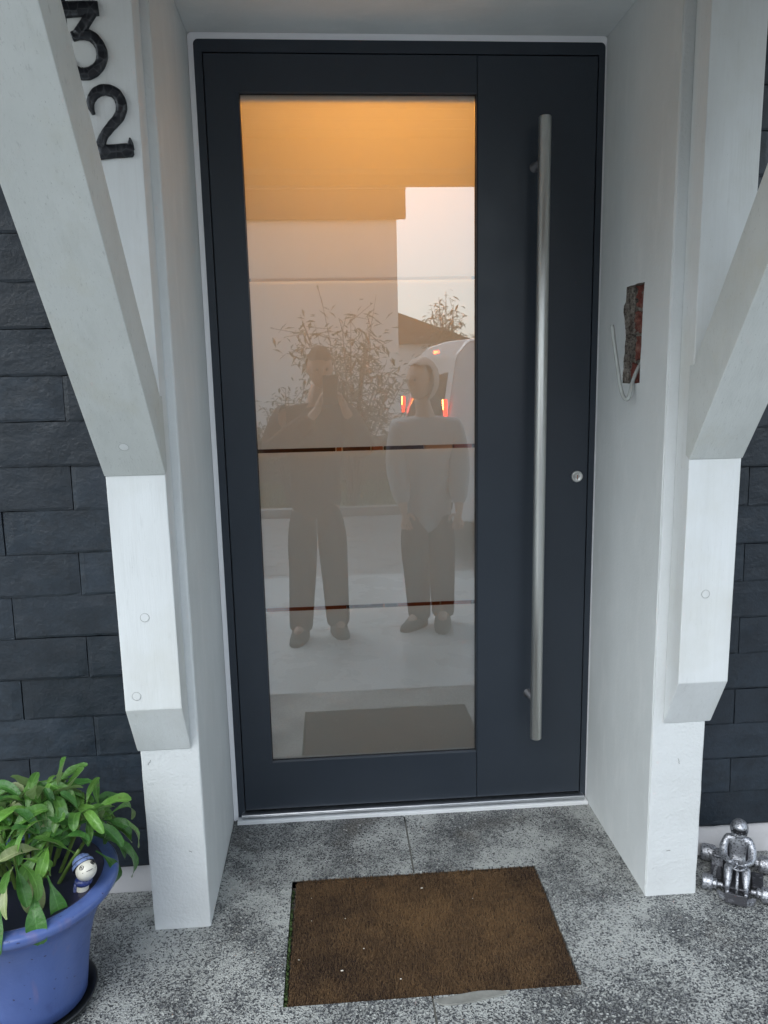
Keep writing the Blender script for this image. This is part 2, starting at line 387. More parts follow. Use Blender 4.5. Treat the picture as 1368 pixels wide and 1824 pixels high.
# step, lower paving, path, lawn, earth
M['pave'] = pmat('pale_wet_paving', (.48, .50, .50), .35, var=[(3, (.38, .40, .40), .35, .7, U, .8), (80, (.12, .12, .12), .5, .7, U, .5)], bump=[(60, .3, .003, 3, U)], roughvar=(2, .12, .45))
M['cobble'] = pmat('grey_path_stone', (.27, .265, .26), .5, var=[(2, (.20, .195, .19), .35, .7, U, .8)], bump=[(60, .4, .004, 3, U)])
M['lawn'] = pmat('winter_grass', (.055, .085, .03), .9, var=[(3, (.09, .085, .045), .4, .7, U, .6), (60, (.03, .05, .015), .4, .7, U, .6)], bump=[(60, .8, .03, 4, U)])
M['earth'] = pmat('grey_brown_earth', (.085, .08, .07), .95, var=[(5, (.12, .115, .10), .4, .7, U, .6)], bump=[(20, .8, .03, 4, U)])
st = box_obj('porch_step', (-1.6, 2.6, -1.20, -.872, -.30, -.15), M['pave'], None, .006); tag(st, kind='structure')
pv = bpy.data.objects.new('paving', None); COL.objects.link(pv); tag(pv, kind='structure')
k = 0
for yy in range(2):
    for xx in range(1):
        x0 = -1.9; y0 = -1.203-(yy+1)*1.35
        bm = bmesh.new(); box(bm, x0+.002, x0+4.5, y0+.002, y0+1.348, -.345, -.30+random.uniform(-.001, .001)); bev(bm, .003, 1)
        bm_obj('slab', bm, M['pave'], pv)
gr = box_obj('ground', (-200, 200, -300, 3, -.6, -.352), M['earth']); tag(gr, kind='structure')
pa = bpy.data.objects.new('path', None); COL.objects.link(pa); tag(pa, kind='structure')
bm = bmesh.new()
random.seed(5)
for i in range(26):
    for j in range(46):
        x0 = -2.5+j*.2+(i % 2)*.1; y0 = -6.75+i*.108
        box(bm, x0+.0015, x0+.1985, y0+.0015, y0+.1065, -.36, -.318+random.uniform(-.002, .002))
tag(bm_obj('paving_block', bm, M['cobble'], pa), kind='stuff')
kb = box_obj('kerb', (-12, 12, -6.93, -6.80, -.36, -.22), M['cobble'], None, .01); tag(kb, kind='structure')
lw = box_obj('lawn', (-12, 12, -11, -6.93, -.36, -.26), M['lawn']); tag(lw, kind='structure')
rd = box_obj('driveway', (2.3, 12, -6.8, -3.95, -.36, -.312), M['cobble']); tag(rd, kind='structure')
bm = bmesh.new(); random.seed(12)
for i in range(9000):
    x = random.uniform(-3, 4); y = random.uniform(-9.5, -6.95); h = random.uniform(.03, .09); a = random.random()*6.28
    dx, dy = math.cos(a)*.006, math.sin(a)*.006
    bm.faces.new([bm.verts.new(p) for p in ((x-dx, y-dy, -.262), (x+dx, y+dy, -.262), (x+dy*4, y-dx*3, -.26+h))])
tag(bm_obj('grass', bm, M['lawn']), 'short winter grass covering the lawn beyond the path', 'grass', kind='stuff')

# ------------------------------------------------------------------ rendered piers
def pier(x0, x1, label, inner):
    bm = bmesh.new(); box(bm, x0, x1, -.435, .02, -.02, 2.62)
    bmesh.ops.bisect_plane(bm, geom=bm.verts[:]+bm.edges[:]+bm.faces[:], plane_co=(0, -.425, 0), plane_no=(0, 1, 0))
    es = [e for e in bm.edges if abs(e.verts[0].co.x-e.verts[1].co.x) < 1e-6 and all(v.co.y < -.43 for v in e.verts) and abs(e.verts[0].co.z-e.verts[1].co.z) > 1]
    # subdivide, roughen the arrises a little
    bmesh.ops.subdivide_edges(bm, edges=es, cuts=70, use_grid_fill=True)
    for v in bm.verts:
        if v.co.y < -.43 and 0 < v.co.z < 2.6:
            n1 = noise.noise(Vector((v.co.x*9, 3, v.co.z*38)))*.0022
            v.co.x += n1; v.co.y += abs(n1)
    es = [e for e in bm.edges if all(v.co.y < -.425 for v in e.verts) and abs(e.verts[0].co.z-e.verts[1].co.z) > .001 and abs(e.verts[0].co.x-e.verts[1].co.x) < .01]
    bev(bm, .004, 2, es)
    bm.normal_update()
    for f in bm.faces: f.material_index = 0 if f.normal.y < -.5 else 1
    o = bm_obj('rendered_pier', bm, [M['render_f'], M['render_s']])
    tag(o, label, 'pier', 'rendered piers flanking the front door'); return o
pl = pier(-.143, XL, 'white rendered pier with plain grey reveal, right behind the blue pot', 1)
pr = pier(XR, 1.170, 'white rendered pier with a chased-out brick hole in its reveal, beside the kart', 0)
# cut the ragged hole
random.seed(2)
hole = [(-.185, 1.476), (-.235, 1.4755), (-.290, 1.474), (-.286, 1.424), (-.2855, 1.382), (-.285, 1.333), (-.282, 1.29), (-.283, 1.244), (-.23, 1.2425), (-.178, 1.244),
        (-.176, 1.263), (-.181, 1.282), (-.179, 1.30), (-.186, 1.318), (-.184, 1.335), (-.189, 1.352), (-.186, 1.371), (-.180, 1.388), (-.176, 1.405), (-.168, 1.418), (-.170, 1.432), (-.181, 1.44), (-.184, 1.453)]
h2 = []
for (a0, b0), (a1, b1) in zip(hole, hole[1:]+hole[:1]):
    for k in range(5):
        t = k/5; a, b_ = a0+(a1-a0)*t, b0+(b1-b0)*t
        j = .0022 if a > -.27 else .0008
        h2.append((a+noise.noise(Vector((a*260, b_*260, 1)))*j, b_+noise.noise(Vector((a*260, b_*260, 7)))*j))
hole = h2
bm = bmesh.new(); prism(bm, hole, XR-.05, XR+.046, 'x'); cut = bm_obj('cutter', bm, M['mortar'])
b = pr.modifiers.new('b', 'BOOLEAN'); b.operation = 'DIFFERENCE'; b.object = cut; b.solver = 'EXACT'
pr.data.materials.append(M['mortar'])
realise(pr); bpy.data.objects.remove(cut)
for p in pr.data.polygons:
    c = p.center
    if -.292 < c.y < -.166 and 1.24 < c.z < 1.478 and XR+.0005 < c.x < XR+.06: p.material_index = 2
# bricks and mortar inside the hole
def rough_box(name, b, mat, parent, amp=.003, cuts=4):
    bm = bmesh.new(); box(bm, *b); bmesh.ops.subdivide_edges(bm, edges=list(bm.edges), cuts=cuts, use_grid_fill=True)
    for v in bm.verts:
        v.co += Vector((noise.noise(v.co*90), noise.noise(v.co*90+Vector((9, 0, 0))), noise.noise(v.co*90+Vector((0, 9, 0)))))*amp
    return bm_obj(name, bm, mat, parent)
rough_box('mortar_bed', (XR+.026, XR+.0455, -.300, -.168, 1.236, 1.49), M['mortar'], pr, .003, 6)
for y0, y1, z0, z1 in ((-.300, -.205, 1.425, 1.480), (-.300, -.190, 1.366, 1.414), (-.300, -.212, 1.300, 1.354), (-.300, -.195, 1.240, 1.289)):
    rough_box('brick', (XR+.016+random.random()*.006, XR+.040, y0, y1, z0, z1), M['brick'], pr, .008, 7)
rough_box('mortar_lump', (XR+.007, XR+.04, -.190, -.172, 1.242, 1.480), M['mortar'], pr, .007, 7)
cp = smooth_path([(1.066, -.235, 1.292), (1.056, -.240, 1.279), (1.038, -.254, 1.247), (1.024, -.272, 1.217), (1.017, -.276, 1.206), (1.014, -.262, 1.211), (1.012, -.245, 1.233), (1.010, -.224, 1.288), (1.004, -.214, 1.345), (.999, -.211, 1.384)])
bm = bmesh.new(); tube(bm, cp, .0048, 10)
cb = bm_obj('loose_cable', bm, M['cable'], None, True); tag(cb, 'grey cable hooking out of the chased hole in the reveal', 'cable')
# sooty specks and nicks stay in the materials; lintel over the door
bm = bmesh.new(); box(bm, XL+.0005, XR-.0005, -.433, .02, 2.112, 2.62)
lt = bm_obj('lintel', bm, M['render_s']); tag(lt, 'grey rendered lintel spanning the recess over the front door', 'lintel')

# ------------------------------------------------------------------ slate walls
def slate_mesh(L, H, seed):
    random.seed(seed); bm = bmesh.new(); nx, nz = 14, 4
    grid = {}
    for s in (0, 1):
        for i in range(nx+1):
            for j in range(nz+1):
                x = L*i/nx; z = H*(0, .05, .35, .68, 1)[j]
                y = -.0105+ (H-z)*(-.035) if s == 0 else 0
                if s == 0: y += noise.noise(Vector((x*14+seed, z*22, seed)))*.0022
                if s == 0 and (i in (0, nx) or j == 0): y += .0022
                if j == 0: z += noise.noise(Vector((x*60, seed*3.1, 0)))*.0022-.001+(abs(noise.noise(Vector((x*200, seed, 5))))*.0022)
                if i in (0, nx): x += noise.noise(Vector((seed, z*60, i)))*.0012
                grid[s, i, j] = bm.verts.new((x, y, z))
    for i in range(nx):
        for j in range(nz):
            f = bm.faces.new((grid[0, i, j], grid[0, i+1, j], grid[0, i+1, j+1], grid[0, i, j+1])); f.smooth = False
        bm.faces.new((grid[0, i, 0], grid[1, i, 0], grid[1, i+1, 0], grid[0, i+1, 0]))
        bm.faces.new((grid[0, i, nz], grid[0, i+1, nz], grid[1, i+1, nz], grid[1, i, nz]))
    for j in range(nz):
        bm.faces.new((grid[0, 0, j], grid[0, 0, j+1], grid[1, 0, j+1], grid[1, 0, j]))
        bm.faces.new((grid[0, nx, j], grid[1, nx, j], grid[1, nx, j+1], grid[0, nx, j+1]))
    me = bpy.data.meshes.new('slate'); bm.normal_update(); bm.to_mesh(me); bm.free(); me.materials.append(M['slate']); return me
def slate_wall(x0, x1, ztop, H, xj, label, pz):
    t = thing('slate_wall', label, 'wall', (0, -.285, 0), 0, 'slate walls either side of the porch recess')
    box_obj('backing', (x0, x1, .003, .22, pz, 2.30), M['backing'], t)
    box_obj('plinth', (x0, x1, -.004, .22, -.02, pz), M['plinth'], t, .002)
    L = .322; meshes = [slate_mesh(L-.0022, H-.0018, s+int(H*1000)) for s in range(7)]
    r = 0; z = ztop
    rows = []
    zz = ztop
    while zz-H > pz-.02: zz -= H; rows.append(zz)
    base = len(rows); zz = ztop
    while zz < 2.22: rows.append(zz); zz += H
    for z in rows:
        k = round((ztop-z)/H)           # parity
        off = xj + (0 if k % 2 == 1 else L/2)
        x = off - math.ceil((off-x0)/L)*L
        while x < x1:
            a, b_ = max(x, x0), min(x+L, x1)
            if b_-a > .02:
                ra, rb = a-x, b_-x
                if ra > .001 or rb < L-.001:
                    random.seed(int(z*1000)); me = slate_mesh(b_-a-.002, H-.0018, random.randint(1, 999))
                else: me = random.choice(meshes)
                random.seed(hash((round(z*1000), round(x*1000))) & 0xffff)
                o = link('slate', me, None, t)
                o.location = (a+.001, -.002-random.random()*.003, z+random.uniform(-.0012, .0012)); o.rotation_euler = (random.uniform(-.006, .006), random.uniform(-.003, .003), random.uniform(-.004, .004))
            x += L
    return t
slate_wall(-1.45, -.1436, 1.289, .101, -.284, 'dark slate-clad wall behind the blue flower pot, with pale plinth', .070)
slate_wall(1.1706, 2.45, 1.039, .095, 1.319, 'dark slate-clad wall behind the silver kart figurine, with pale plinth', .080)

# ------------------------------------------------------------------ timber brackets
def bracket(x0, x1, slope, th, label, plugs):
    t = thing('timber_bracket', label, 'bracket', ((x0+x1)/2, -.435, 1.0), 0, 'white timber brackets carrying the canopy')
    ox, oy, oz = (x0+x1)/2, -.435, 1.0
    w = (x1-x0)/2
    bm = bmesh.new()
    prism(bm, [(-.001, .453-oz), (-.065, .579-oz), (-.065, 2.16-oz), (-.001, 2.16-oz)], -w, w, 'x')
    bev(bm, .0025, 2); bm_obj('post', bm, M['timber'], t)
    # brace : foot let into the post, rising towards the canopy edge
    zf = 1.083-oz; yf = -.067
    dv = Vector((0, -1, slope)).normalized()
    nv = Vector((0, dv.z, -dv.y))           # towards back/top
    Lb = (2.155-1.083)/dv.z
    p0 = Vector((0, yf, zf)); p1 = p0+dv*Lb
    p2 = Vector((0, p1.y+th/dv.z, p1.z)); s = th/abs(dv.y)
    p3 = Vector((0, yf, zf+s)) ; p4 = Vector((0, yf+.018, zf+s+.018*-0)) ; p5 = Vector((0, yf+.018, zf+.008))
    bm = bmesh.new()
    prism(bm, [(q.y, q.z) for q in (p0, p1, p2, p3, p4, p5)], -w-.0015, w+.0015, 'x')
    bev(bm, .0022, 2); bm_obj('brace', bm, M['brace'], t)
    for part, px_, pz_ in plugs:
        bm = bmesh.new()
        lathe(bm, [(0, -.0003), (.0086, -.0003), (.0090, .0006)], (0, 0, 0), 24, 0, 'y')
        lathe(bm, [(.0091, .0), (.0091, -.0005), (.0097, -.0005), (.0097, .0)], (0, 0, 0), 24, 1, 'y')
        if part == 'post': rot = Matrix(); c = Vector((0, -.065, pz_-oz))
        else: rot = Matrix.Rotation(math.atan2(-dv.y, dv.z), 4, 'X'); c = p0+dv*((pz_-1.083)/dv.z)
        for v in bm.verts: v.co = rot @ v.co + Vector((px_-ox, c.y-.0002, c.z))
        bm_obj('wood_plug', bm, [M['timber'], M['plugring']], t)
    return t
bracket(-.148, -.029, 1.26, .098, 'white timber bracket carrying the black house numbers, above the blue pot', [('post', -.092, .784), ('post', -.122, .611), ('brace', -.093, 1.145)])
bracket(1.067, 1.182, 1.46, .112, 'white timber bracket without numbers, above the silver kart figurine', [('post', 1.119, .785)])

# ------------------------------------------------------------------ canopy
can = thing('canopy', 'dark timber canopy projecting over the door on the white brackets', 'canopy', (.5, -.4, 2.3))
def cpart(name, b, mat, bevel=.003):
    b = (b[0]-.5, b[1]-.5, b[2]+.4, b[3]+.4, b[4]-2.3, b[5]-2.3); return box_obj(name, b, mat, can, bevel, 1)
for i in range(10):
    cpart('soffit_board', (-.95, 1.95, -1.46+i*.115, -1.348+i*.115, 2.285, 2.305), M['wood_dark'])
cpart('fascia', (-.97, 1.97, -1.50, -1.462, 2.122, 2.36), M['wood_dark'])
cpart('beam', (-.95, 1.95, -1.445, -1.35, 2.162, 2.284), M['wood_dark'])
for x in (-.148, 1.067): cpart('rafter', (x, x+.118, -1.349, -.31, 2.165, 2.284), M['wood_dark'])
cpart('roof_deck', (-.97, 1.97, -1.461, -.05, 2.63, 2.66), M['backing'])
bm = bmesh.new(); prism(bm, [(-1.50+.4, .065), (-.05+.4, .42), (-.05+.4, .45), (-1.52+.4, .085)], -1.49, 1.49, 'x'); bm_obj('roof_covering', bm, M['slate'], can)

# ------------------------------------------------------------------ house numbers
def stroke(bm, pts, wid, y0, th, k=7, smoothp=True):
    P = smooth_path([(a, 0, b) for a, b in pts], k) if smoothp else [Vector((a, 0, b)) for a, b in pts]
    n = len(P); rows = []
    for i, p in enumerate(P):
        d = (P[min(i+1, n-1)]-P[max(i-1, 0)]).normalized(); nn = Vector((-d.z, 0, d.x))
        f = i/(n-1)*(len(wid)-1); a = int(min(f, len(wid)-2)); w = wid[a]+(wid[a+1]-wid[a])*(f-a); w *= 1+.02*math.sin(i*1.3)
        hm = th*(1+.03*math.sin(i*2.1))
        rows.append([bm.verts.new(p+nn*(w/2*s)+Vector((0, y0-h, 0))) for s, h in ((-1, 0), (-1, hm*.6), (-.72, hm*.93), (-.25, hm*1.0), (.25, hm*.97), (.72, hm*.92), (1, hm*.6), (1, 0))])
    for A, B in zip(rows, rows[1:]):
        for j in range(7): bm.faces.new((A[j], B[j], B[j+1], A[j+1]))
    bm.faces.new(rows[0]); bm.faces.new(rows[-1][::-1])
def iron_mat(): 
    m = M['iron']; nt = m.node_tree; p = nt.nodes['Principled BSDF']
    v = nt.nodes.new('ShaderNodeTexVoronoi'); v.inputs['Scale'].default_value = 62; nt.links.new(geo_pos(nt), v.inputs['Vector'])
    nt.links.new(bumpn(nt, v.outputs['Distance'], .35, .004), p.inputs['Normal'])
    v2 = nt.nodes.new('ShaderNodeTexVoronoi'); v2.feature = 'DISTANCE_TO_EDGE'; v2.inputs['Scale'].default_value = 62; nt.links.new(geo_pos(nt), v2.inputs['Vector'])
    e = ramp(nt, v2.outputs['Distance'], .10, .0); nt.links.new(mixc(nt, mth(nt, 'MULTIPLY', e, .6), (.011, .013, .018), (.06, .065, .072)), p.inputs['Base Color'])
iron_mat()
YN = -.5005
bm = bmesh.new()
stroke(bm, [(-.156, 1.937), (-.1223, 1.9392), (-.0885, 1.9405)], [.026, .026, .024], YN, .0085, 4)
stroke(bm, [(-.0975, 1.940), (-.1137, 1.9161), (-.130, 1.894)], [.020, .018, .020], YN, .0078, 4)
stroke(bm, [(-.1395, 1.893), (-.122, 1.8975), (-.1045, 1.8935), (-.0920, 1.8797), (-.0882, 1.8628), (-.0945, 1.8450), (-.1098, 1.8330), (-.1262, 1.8303), (-.1387, 1.8375), (-.1448, 1.8513)], [.016, .019, .019, .019, .0195, .019, .021, .021, .017, .012], YN, .0072)
n3 = bm_obj('house_number', bm, M['iron'], None, True); tag(n3, 'hammered black iron numeral 3 on the white timber post, half behind the brace', 'house number', 'black iron house numerals')
bm = bmesh.new()
stroke(bm, [(-.1120, 1.7610), (-.1160, 1.7740), (-.1145, 1.7860), (-.1040, 1.7985), (-.087, 1.8035), (-.0685, 1.7965), (-.0600, 1.7777), (-.0655, 1.7578), (-.0830, 1.7393), (-.0975, 1.7221), (-.1052, 1.7030)], [.006, .012, .015, .018, .019, .020, .020, .0185, .0165, .015, .018], YN, .008)
stroke(bm, [(-.1103, 1.6945), (-.0776, 1.6968), (-.0520, 1.6985), (-.0440, 1.6990)], [.026, .0245, .024, .024, .025, .016], YN, .0074, 4)
stroke(bm, [(-.0488, 1.7195), (-.0490, 1.7110), (-.0500, 1.7000)], [.003, .010, .015], YN, .0068, 4)
n2 = bm_obj('house_number', bm, M['iron'], None, True); tag(n2, 'hammered black iron numeral 2 on the white timber post, the lower one', 'house number', 'black iron house numerals')

# ------------------------------------------------------------------ front door
door = thing('front_door', 'anthracite front door with frosted glass panel and long steel pull bar', 'door', (.5235, 0, 0))
DX = .5235
def dbox(name, b, mat, parent=door, bevel=.0012, seg=1): return box_obj(name, (b[0]-DX, b[1]-DX, *b[2:]), mat, parent, bevel, seg)
FX0, FX1, LX0, LX1, LZ0, LZ1 = .001, 1.0405, .0245, 1.0205, .030, 2.0665
# outer frame with rounded top corners
bm = bmesh.new()
def rr(x0, x1, z1, r, n=6):
    p = [(x0, 0.001)]
    for i in range(n+1): a = PI-PI/2*i/n; p.append((x0+r+r*math.cos(a), z1-r+r*math.sin(a)))
    for i in range(n+1): a = PI/2-PI/2*i/n; p.append((x1-r+r*math.cos(a), z1-r+r*math.sin(a)))
    p.append((x1, 0.001)); return p
outer = rr(FX0-DX, FX1-DX, 2.100, .012); inner = rr(LX0-.003-DX, LX1+.003-DX, LZ1+.003, .001)
rows = [[bm.verts.new((x, y, z)) for x, z in pts] for pts, y in ((outer, .06), (outer, .002), ([(x*(1-.003), z-.0015 if z > 1 else z) for x, z in outer], 0), (inner, 0), (inner, .06))]
for A, B in zip(rows, rows[1:]):
    for i in range(len(A)-1): bm.faces.new((A[i], A[i+1], B[i+1], B[i]))
bmesh.ops.recalc_face_normals(bm, faces=list(bm.faces))
bm_obj('door_frame', bm, M['anth'], door)
dbox('rubber_seal', (LX0-.0025, LX1+.0025, .012, .05, .026, LZ1+.0025), M['seal'], bevel=0)
GX0, GX1, GZ0, GZ1 = .1075, .7065, .177, 1.978
# left sash: ring of four rails round the glass as one frame
bm = bmesh.new()
o4 = [(LX0, LZ0), (.7078, LZ0), (.7078, LZ1), (LX0, LZ1)]; i4 = [(GX0, GZ0), (GX1, GZ0), (GX1, GZ1), (GX0, GZ1)]
def ring(pts, y, d=0): 
    cx = sum(p[0] for p in pts)/4; cz = sum(p[1] for p in pts)/4
    return [bm.verts.new((x-DX+(d if x < cx else -d), y, z+(d if z < cz else -d))) for x, z in pts]
rows = [ring(o4, .011), ring(o4, .0), ring(o4, -.0012, .001), ring(i4, -.0012, -.0012), ring(i4, 0), ring(i4, .011)]
for A, B in zip(rows, rows[1:]):
    for i in range(4): bm.faces.new((A[i], A[(i+1) % 4], B[(i+1) % 4], B[i]))
bmesh.ops.recalc_face_normals(bm, faces=list(bm.faces))
bm_obj('sash_frame', bm, M['anth'], door)
# solid core round the opening so that no light leaks
sp = None
bm = bmesh.new()
for b_ in ((LX0+.002, GX0, .051, .066, LZ0, LZ1), (GX1, LX1-.002, .051, .066, LZ0, LZ1), (GX0, GX1, .051, .066, LZ0, GZ0), (GX0, GX1, .051, .066, GZ1, LZ1)):
    box(bm, b_[0]-DX, b_[1]-DX, *b_[2:])
bm_obj('door_core', bm, M['anth'], door)
dbox('side_panel', (.7090, LX1, -.0012, .011, LZ0, LZ1), M['anth'])
# replace the seal sheet by a ring so that the glazing opening stays clear
for o in [o for o in door.children if o.name.startswith('rubber_seal')]: bpy.data.objects.remove(o)
bm = bmesh.new(); y0, y1 = .0115, .05
x0, x1, z0, z1 = LX0-.0045, LX1+.0045, .024, LZ1+.0045
for b_ in ((x0, GX0+.001, y0, y1, z0, z1), (GX1-.001, x1, y0, y1, z0, z1), (GX0+.001, GX1-.001, y0, y1, z0, GZ0+.001), (GX0+.001, GX1-.001, y0, y1, GZ1-.001, z1)):
    box(bm, b_[0]-DX, b_[1]-DX, *b_[2:])
bm_obj('rubber_seal', bm, M['seal'], door)
bm = bmesh.new(); box(bm, GX0+.001-DX, GX1-.001-DX, .0140, .0142, GZ0+.001, GZ1-.001)
# a single sheet (front face only) is the mirror plane
bm.free(); bm = bmesh.new()
v = [bm.verts.new(p) for p in ((GX0+.001-DX, .014, GZ0+.001), (GX1-.001-DX, .014, GZ0+.001), (GX1-.001-DX, .014, GZ1-.001), (GX0+.001-DX, .014, GZ1-.001))]; bm.faces.new(v)
glz = bm_obj('glass_pane', bm, M['glass'], door)
S1, S2, S3 = (1.524, 1.5325), (1.0745, 1.085), (.6255, .636)
zs = [GZ0+.001, S3[0], S3[1], S2[0], S2[1], S1[0], S1[1], GZ1-.001]
for a, b_ in zip(zs[::2], zs[1::2]):
    bm = bmesh.new(); v = [bm.verts.new(p) for p in ((GX0+.0015-DX, .017, a), (GX1-.0015-DX, .017, a), (GX1-.0015-DX, .017, b_), (GX0+.0015-DX, .017, b_))]; bm.faces.new(v)
    bm_obj('frosted_panel', bm, M['frost'], glz)
# threshold
dbox('threshold', (.013, 1.032, -.020, .012, .009, .0245), M['alu'], bevel=.002)
dbox('threshold_ridge', (.0135, 1.0315, -.0205, -.006, .0175, .0205), M['alu'], bevel=.0008)
dbox('threshold_strip', (.001, 1.041, -.026, .012, -.006, .0085), M['whitestrip'], bevel=.001)
# sealant round the frame
bm = bmesh.new()
so_ = rr(XL+.0012-DX, XR-.0012-DX, 2.1112, .010); si_ = rr(FX0+.0005-DX, FX1-.0005-DX, 2.0995, .012)
rows = [[bm.verts.new((x, y, z)) for x, z in pts] for pts, y in ((so_, .003), (so_, -.0065), ([((a[0]+b[0])/2, (a[1]+b[1])/2) for a, b in zip(so_, si_)], -.0035), (si_, .001))]
for A, B in zip(rows, rows[1:]):
    for i in range(len(A)-1): bm.faces.new((A[i], A[i+1], B[i+1], B[i]))
bmesh.ops.recalc_face_normals(bm, faces=list(bm.faces))
bm_obj('sealant_bead', bm, M['caulk'], door)
# pull bar
bm = bmesh.new(); hx, hy = .866-DX, -.068
lathe(bm, [(0, .243), (.0142, .243), (.0158, .2448), (.0158, 1.9002), (.0142, 1.902), (0, 1.902)], (hx, hy, 0), 40); ph = bm_obj('pull_handle', bm, M['steel'], door, False)
for p in ph.data.polygons: p.use_smooth = abs(p.normal.z) < .3
for z in (.352, 1.800):
    bm = bmesh.new(); lathe(bm, [(.0135, -.0025), (.0135, .003), (.0095, .0031), (.0095, .0680), ], (0, -.0012, 0), 20, 0, 'y')
    for v in bm.verts: v.co = Vector((v.co.x, -v.co.y*1, v.co.z))
    for v in bm.verts:
        d = -v.co.y/.068; v.co.x += (.859-DX)+(hx-(.859-DX))*max(d, 0); v.co.z += z
    bmesh.ops.recalc_face_normals(bm, faces=list(bm.faces)); bm_obj('handle_mount', bm, M['mount'], ph, True)
# lock
bm = bmesh.new(); lathe(bm, [(0, -.0030), (.0105, -.0035), (.0135, -.0060), (.0155, -.0045), (.0165, 0)], (.9905-DX, -.0012, .9875), 32, 0, 'y'); lk = bm_obj('lock_cylinder', bm, M['steel'], door, True)
bm = bmesh.new(); lathe(bm, [(0, -.0030), (.0058, -.0030), (.0064, -.0015)], (.9905-DX, -.0040, .9895), 24, 0, 'y'); box(bm, .9880-DX, .9930-DX, -.0065, -.0038, .9790, .9880); bm_obj('key_plug', bm, M['chrome'], lk, False)
bm = bmesh.new(); box(bm, .9892-DX, .9918-DX, -.0074, -.0062, .9815, .9925); bm_obj('key_slot', bm, M['keyhole'], lk)
# hallway behind the glass
hall = thing('hallway', 'warm lit hallway seen through the clear stripes of the door glass', 'hallway', (.5, 1.6, 0))
def hbox(name, b, mat): return box_obj(name, (b[0]-.5, b[1]-.5, b[2]-1.6, b[3]-1.6, b[4], b[5]), mat, hall)
hbox('wall', (-.9, -.82, .07, 3.2, 0, 2.5), M['cream']); hbox('wall', (1.9, 1.98, .07, 3.2, 0, 2.5), M['cream']); hbox('wall', (-.9, 1.98, 1.9, 1.98, 0, 2.5), M['lightened_hall'])
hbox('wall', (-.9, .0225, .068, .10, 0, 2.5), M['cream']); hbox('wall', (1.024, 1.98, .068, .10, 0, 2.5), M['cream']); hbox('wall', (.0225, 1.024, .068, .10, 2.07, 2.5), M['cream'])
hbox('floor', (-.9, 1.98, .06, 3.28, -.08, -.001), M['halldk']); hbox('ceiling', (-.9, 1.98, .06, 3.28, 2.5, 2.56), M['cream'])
random.seed(21)
wc = [pmat('hall_wood_%s' % n, c, .5) for n, c in (('umber', (.06, .03, .015)), ('orange', (.36, .13, .04)), ('teal', (.03, .045, .045)), ('walnut', (.12, .06, .03)), ('cream', (.55, .45, .3)))]
cup = thing('cupboard', 'tall hallway cupboard of mixed brown boards behind the door glass', 'cupboard', (.5, 1.6, 0))
for x0, x1, k in ((-.25, -.12, 3), (-.12, -.06, 2), (-.06, .33, 0), (.33, .36, 1), (.36, .50, 3), (.50, .56, 1), (.56, .76, 0), (.76, .90, 4), (.90, 1.06, 1), (1.06, 1.22, 1), (1.22, 1.5, 4)):
    box_obj('board', (x0-.5+.004, x1-.5-.004, -.02, .02, .0, 1.15), wc[k], cup)
    box_obj('board', (x0-.5+.03, x1-.5+.02, -.35, -.33, .0, .30), wc[(k+1) % 4], cup)
lamp = thing('ceiling_lamp', 'orange hallway ceiling lamp close behind the top of the door', 'lamp', (.46, .62, 2.26))
bm = bmesh.new(); ball(bm, (0, 0, -.02), .09, 3, (1, 1, .5)); bm_obj('lamp_shade', bm, emit('lit_orange_shade', (1, .50, .12), 3), lamp, True)
bm = bmesh.new(); lathe(bm, [(.0, .018), (.02, .02), (.02, .04), (.004, .045), (.004, .19), (.05, .20), (.05, .218), (.0, .218)], n=20); bm_obj('lamp_base', bm, M['whitestrip'], lamp)
ld = bpy.data.lights.new('lamp_bulb', 'POINT'); ld.energy = 6; ld.color = (1, .45, .11); ld.shadow_soft_size = .08
lo = bpy.data.objects.new('lamp_bulb', ld); COL.objects.link(lo); lo.parent = lamp; lo.location = (0, 0, -.12)
sl = bpy.data.lights.new('added_glow_spot', 'SPOT'); sl.energy = 13; sl.color = (1, .40, .07); sl.spot_size = R(118); sl.spot_blend = 1; sl.shadow_soft_size = .06
sl_o = bpy.data.objects.new('added_glow_spot', sl); COL.objects.link(sl_o); sl_o.parent = lamp; sl_o.location = (0, -.03, -.10)
sl_o.rotation_euler = Vector((-.02, -.57, -.12)).to_track_quat('-Z', 'Y').to_euler()      # extra spot, added to keep the warm glow on the upper glass

# ------------------------------------------------------------------ door mat
dm = thing('door_mat', 'brown coir door mat sunk in the concrete floor before the door', 'door mat', (.49, -.485, 0))
cs = [(.184, -.289), (.8050, -.2885), (.7985, -.6845), (.181, -.6835)]
bm = bmesh.new(); prism(bm, [(x-.49, y+.485) for x, y in cs], -.022, -.008, 'z'); bev(bm, .002, 1); bm_obj('mat_base', bm, M['coir'], dm)
bm = bmesh.new(); random.seed(9)
for i in range(42000):
    u, v_ = random.random(), random.random()
    x = (cs[0][0]*(1-u)+cs[1][0]*u)*(1-v_)+(cs[3][0]*(1-u)+cs[2][0]*u)*v_-.49
    y = (cs[0][1]*(1-u)+cs[1][1]*u)*(1-v_)+(cs[3][1]*(1-u)+cs[2][1]*u)*v_+.485
    a = random.random()*6.28; w = .0008; h = .0058+random.random()*.003; l = random.random()**2*.0075; b_ = random.random()*6.28
    top = (x+math.cos(b_)*l, y+math.sin(b_)*l, -.0085+h)
    f = bm.faces.new([bm.verts.new(p) for p in ((x-w*math.cos(a), y-w*math.sin(a), -.0085), (x+w*math.cos(a), y+w*math.sin(a), -.0085), (top[0]+w*.5, top[1], top[2]), (top[0]-w*.5, top[1], top[2]))])
tag(bm_obj('pile', bm, M['coirf'], dm), kind='stuff')
bm = bmesh.new(); random.seed(4)
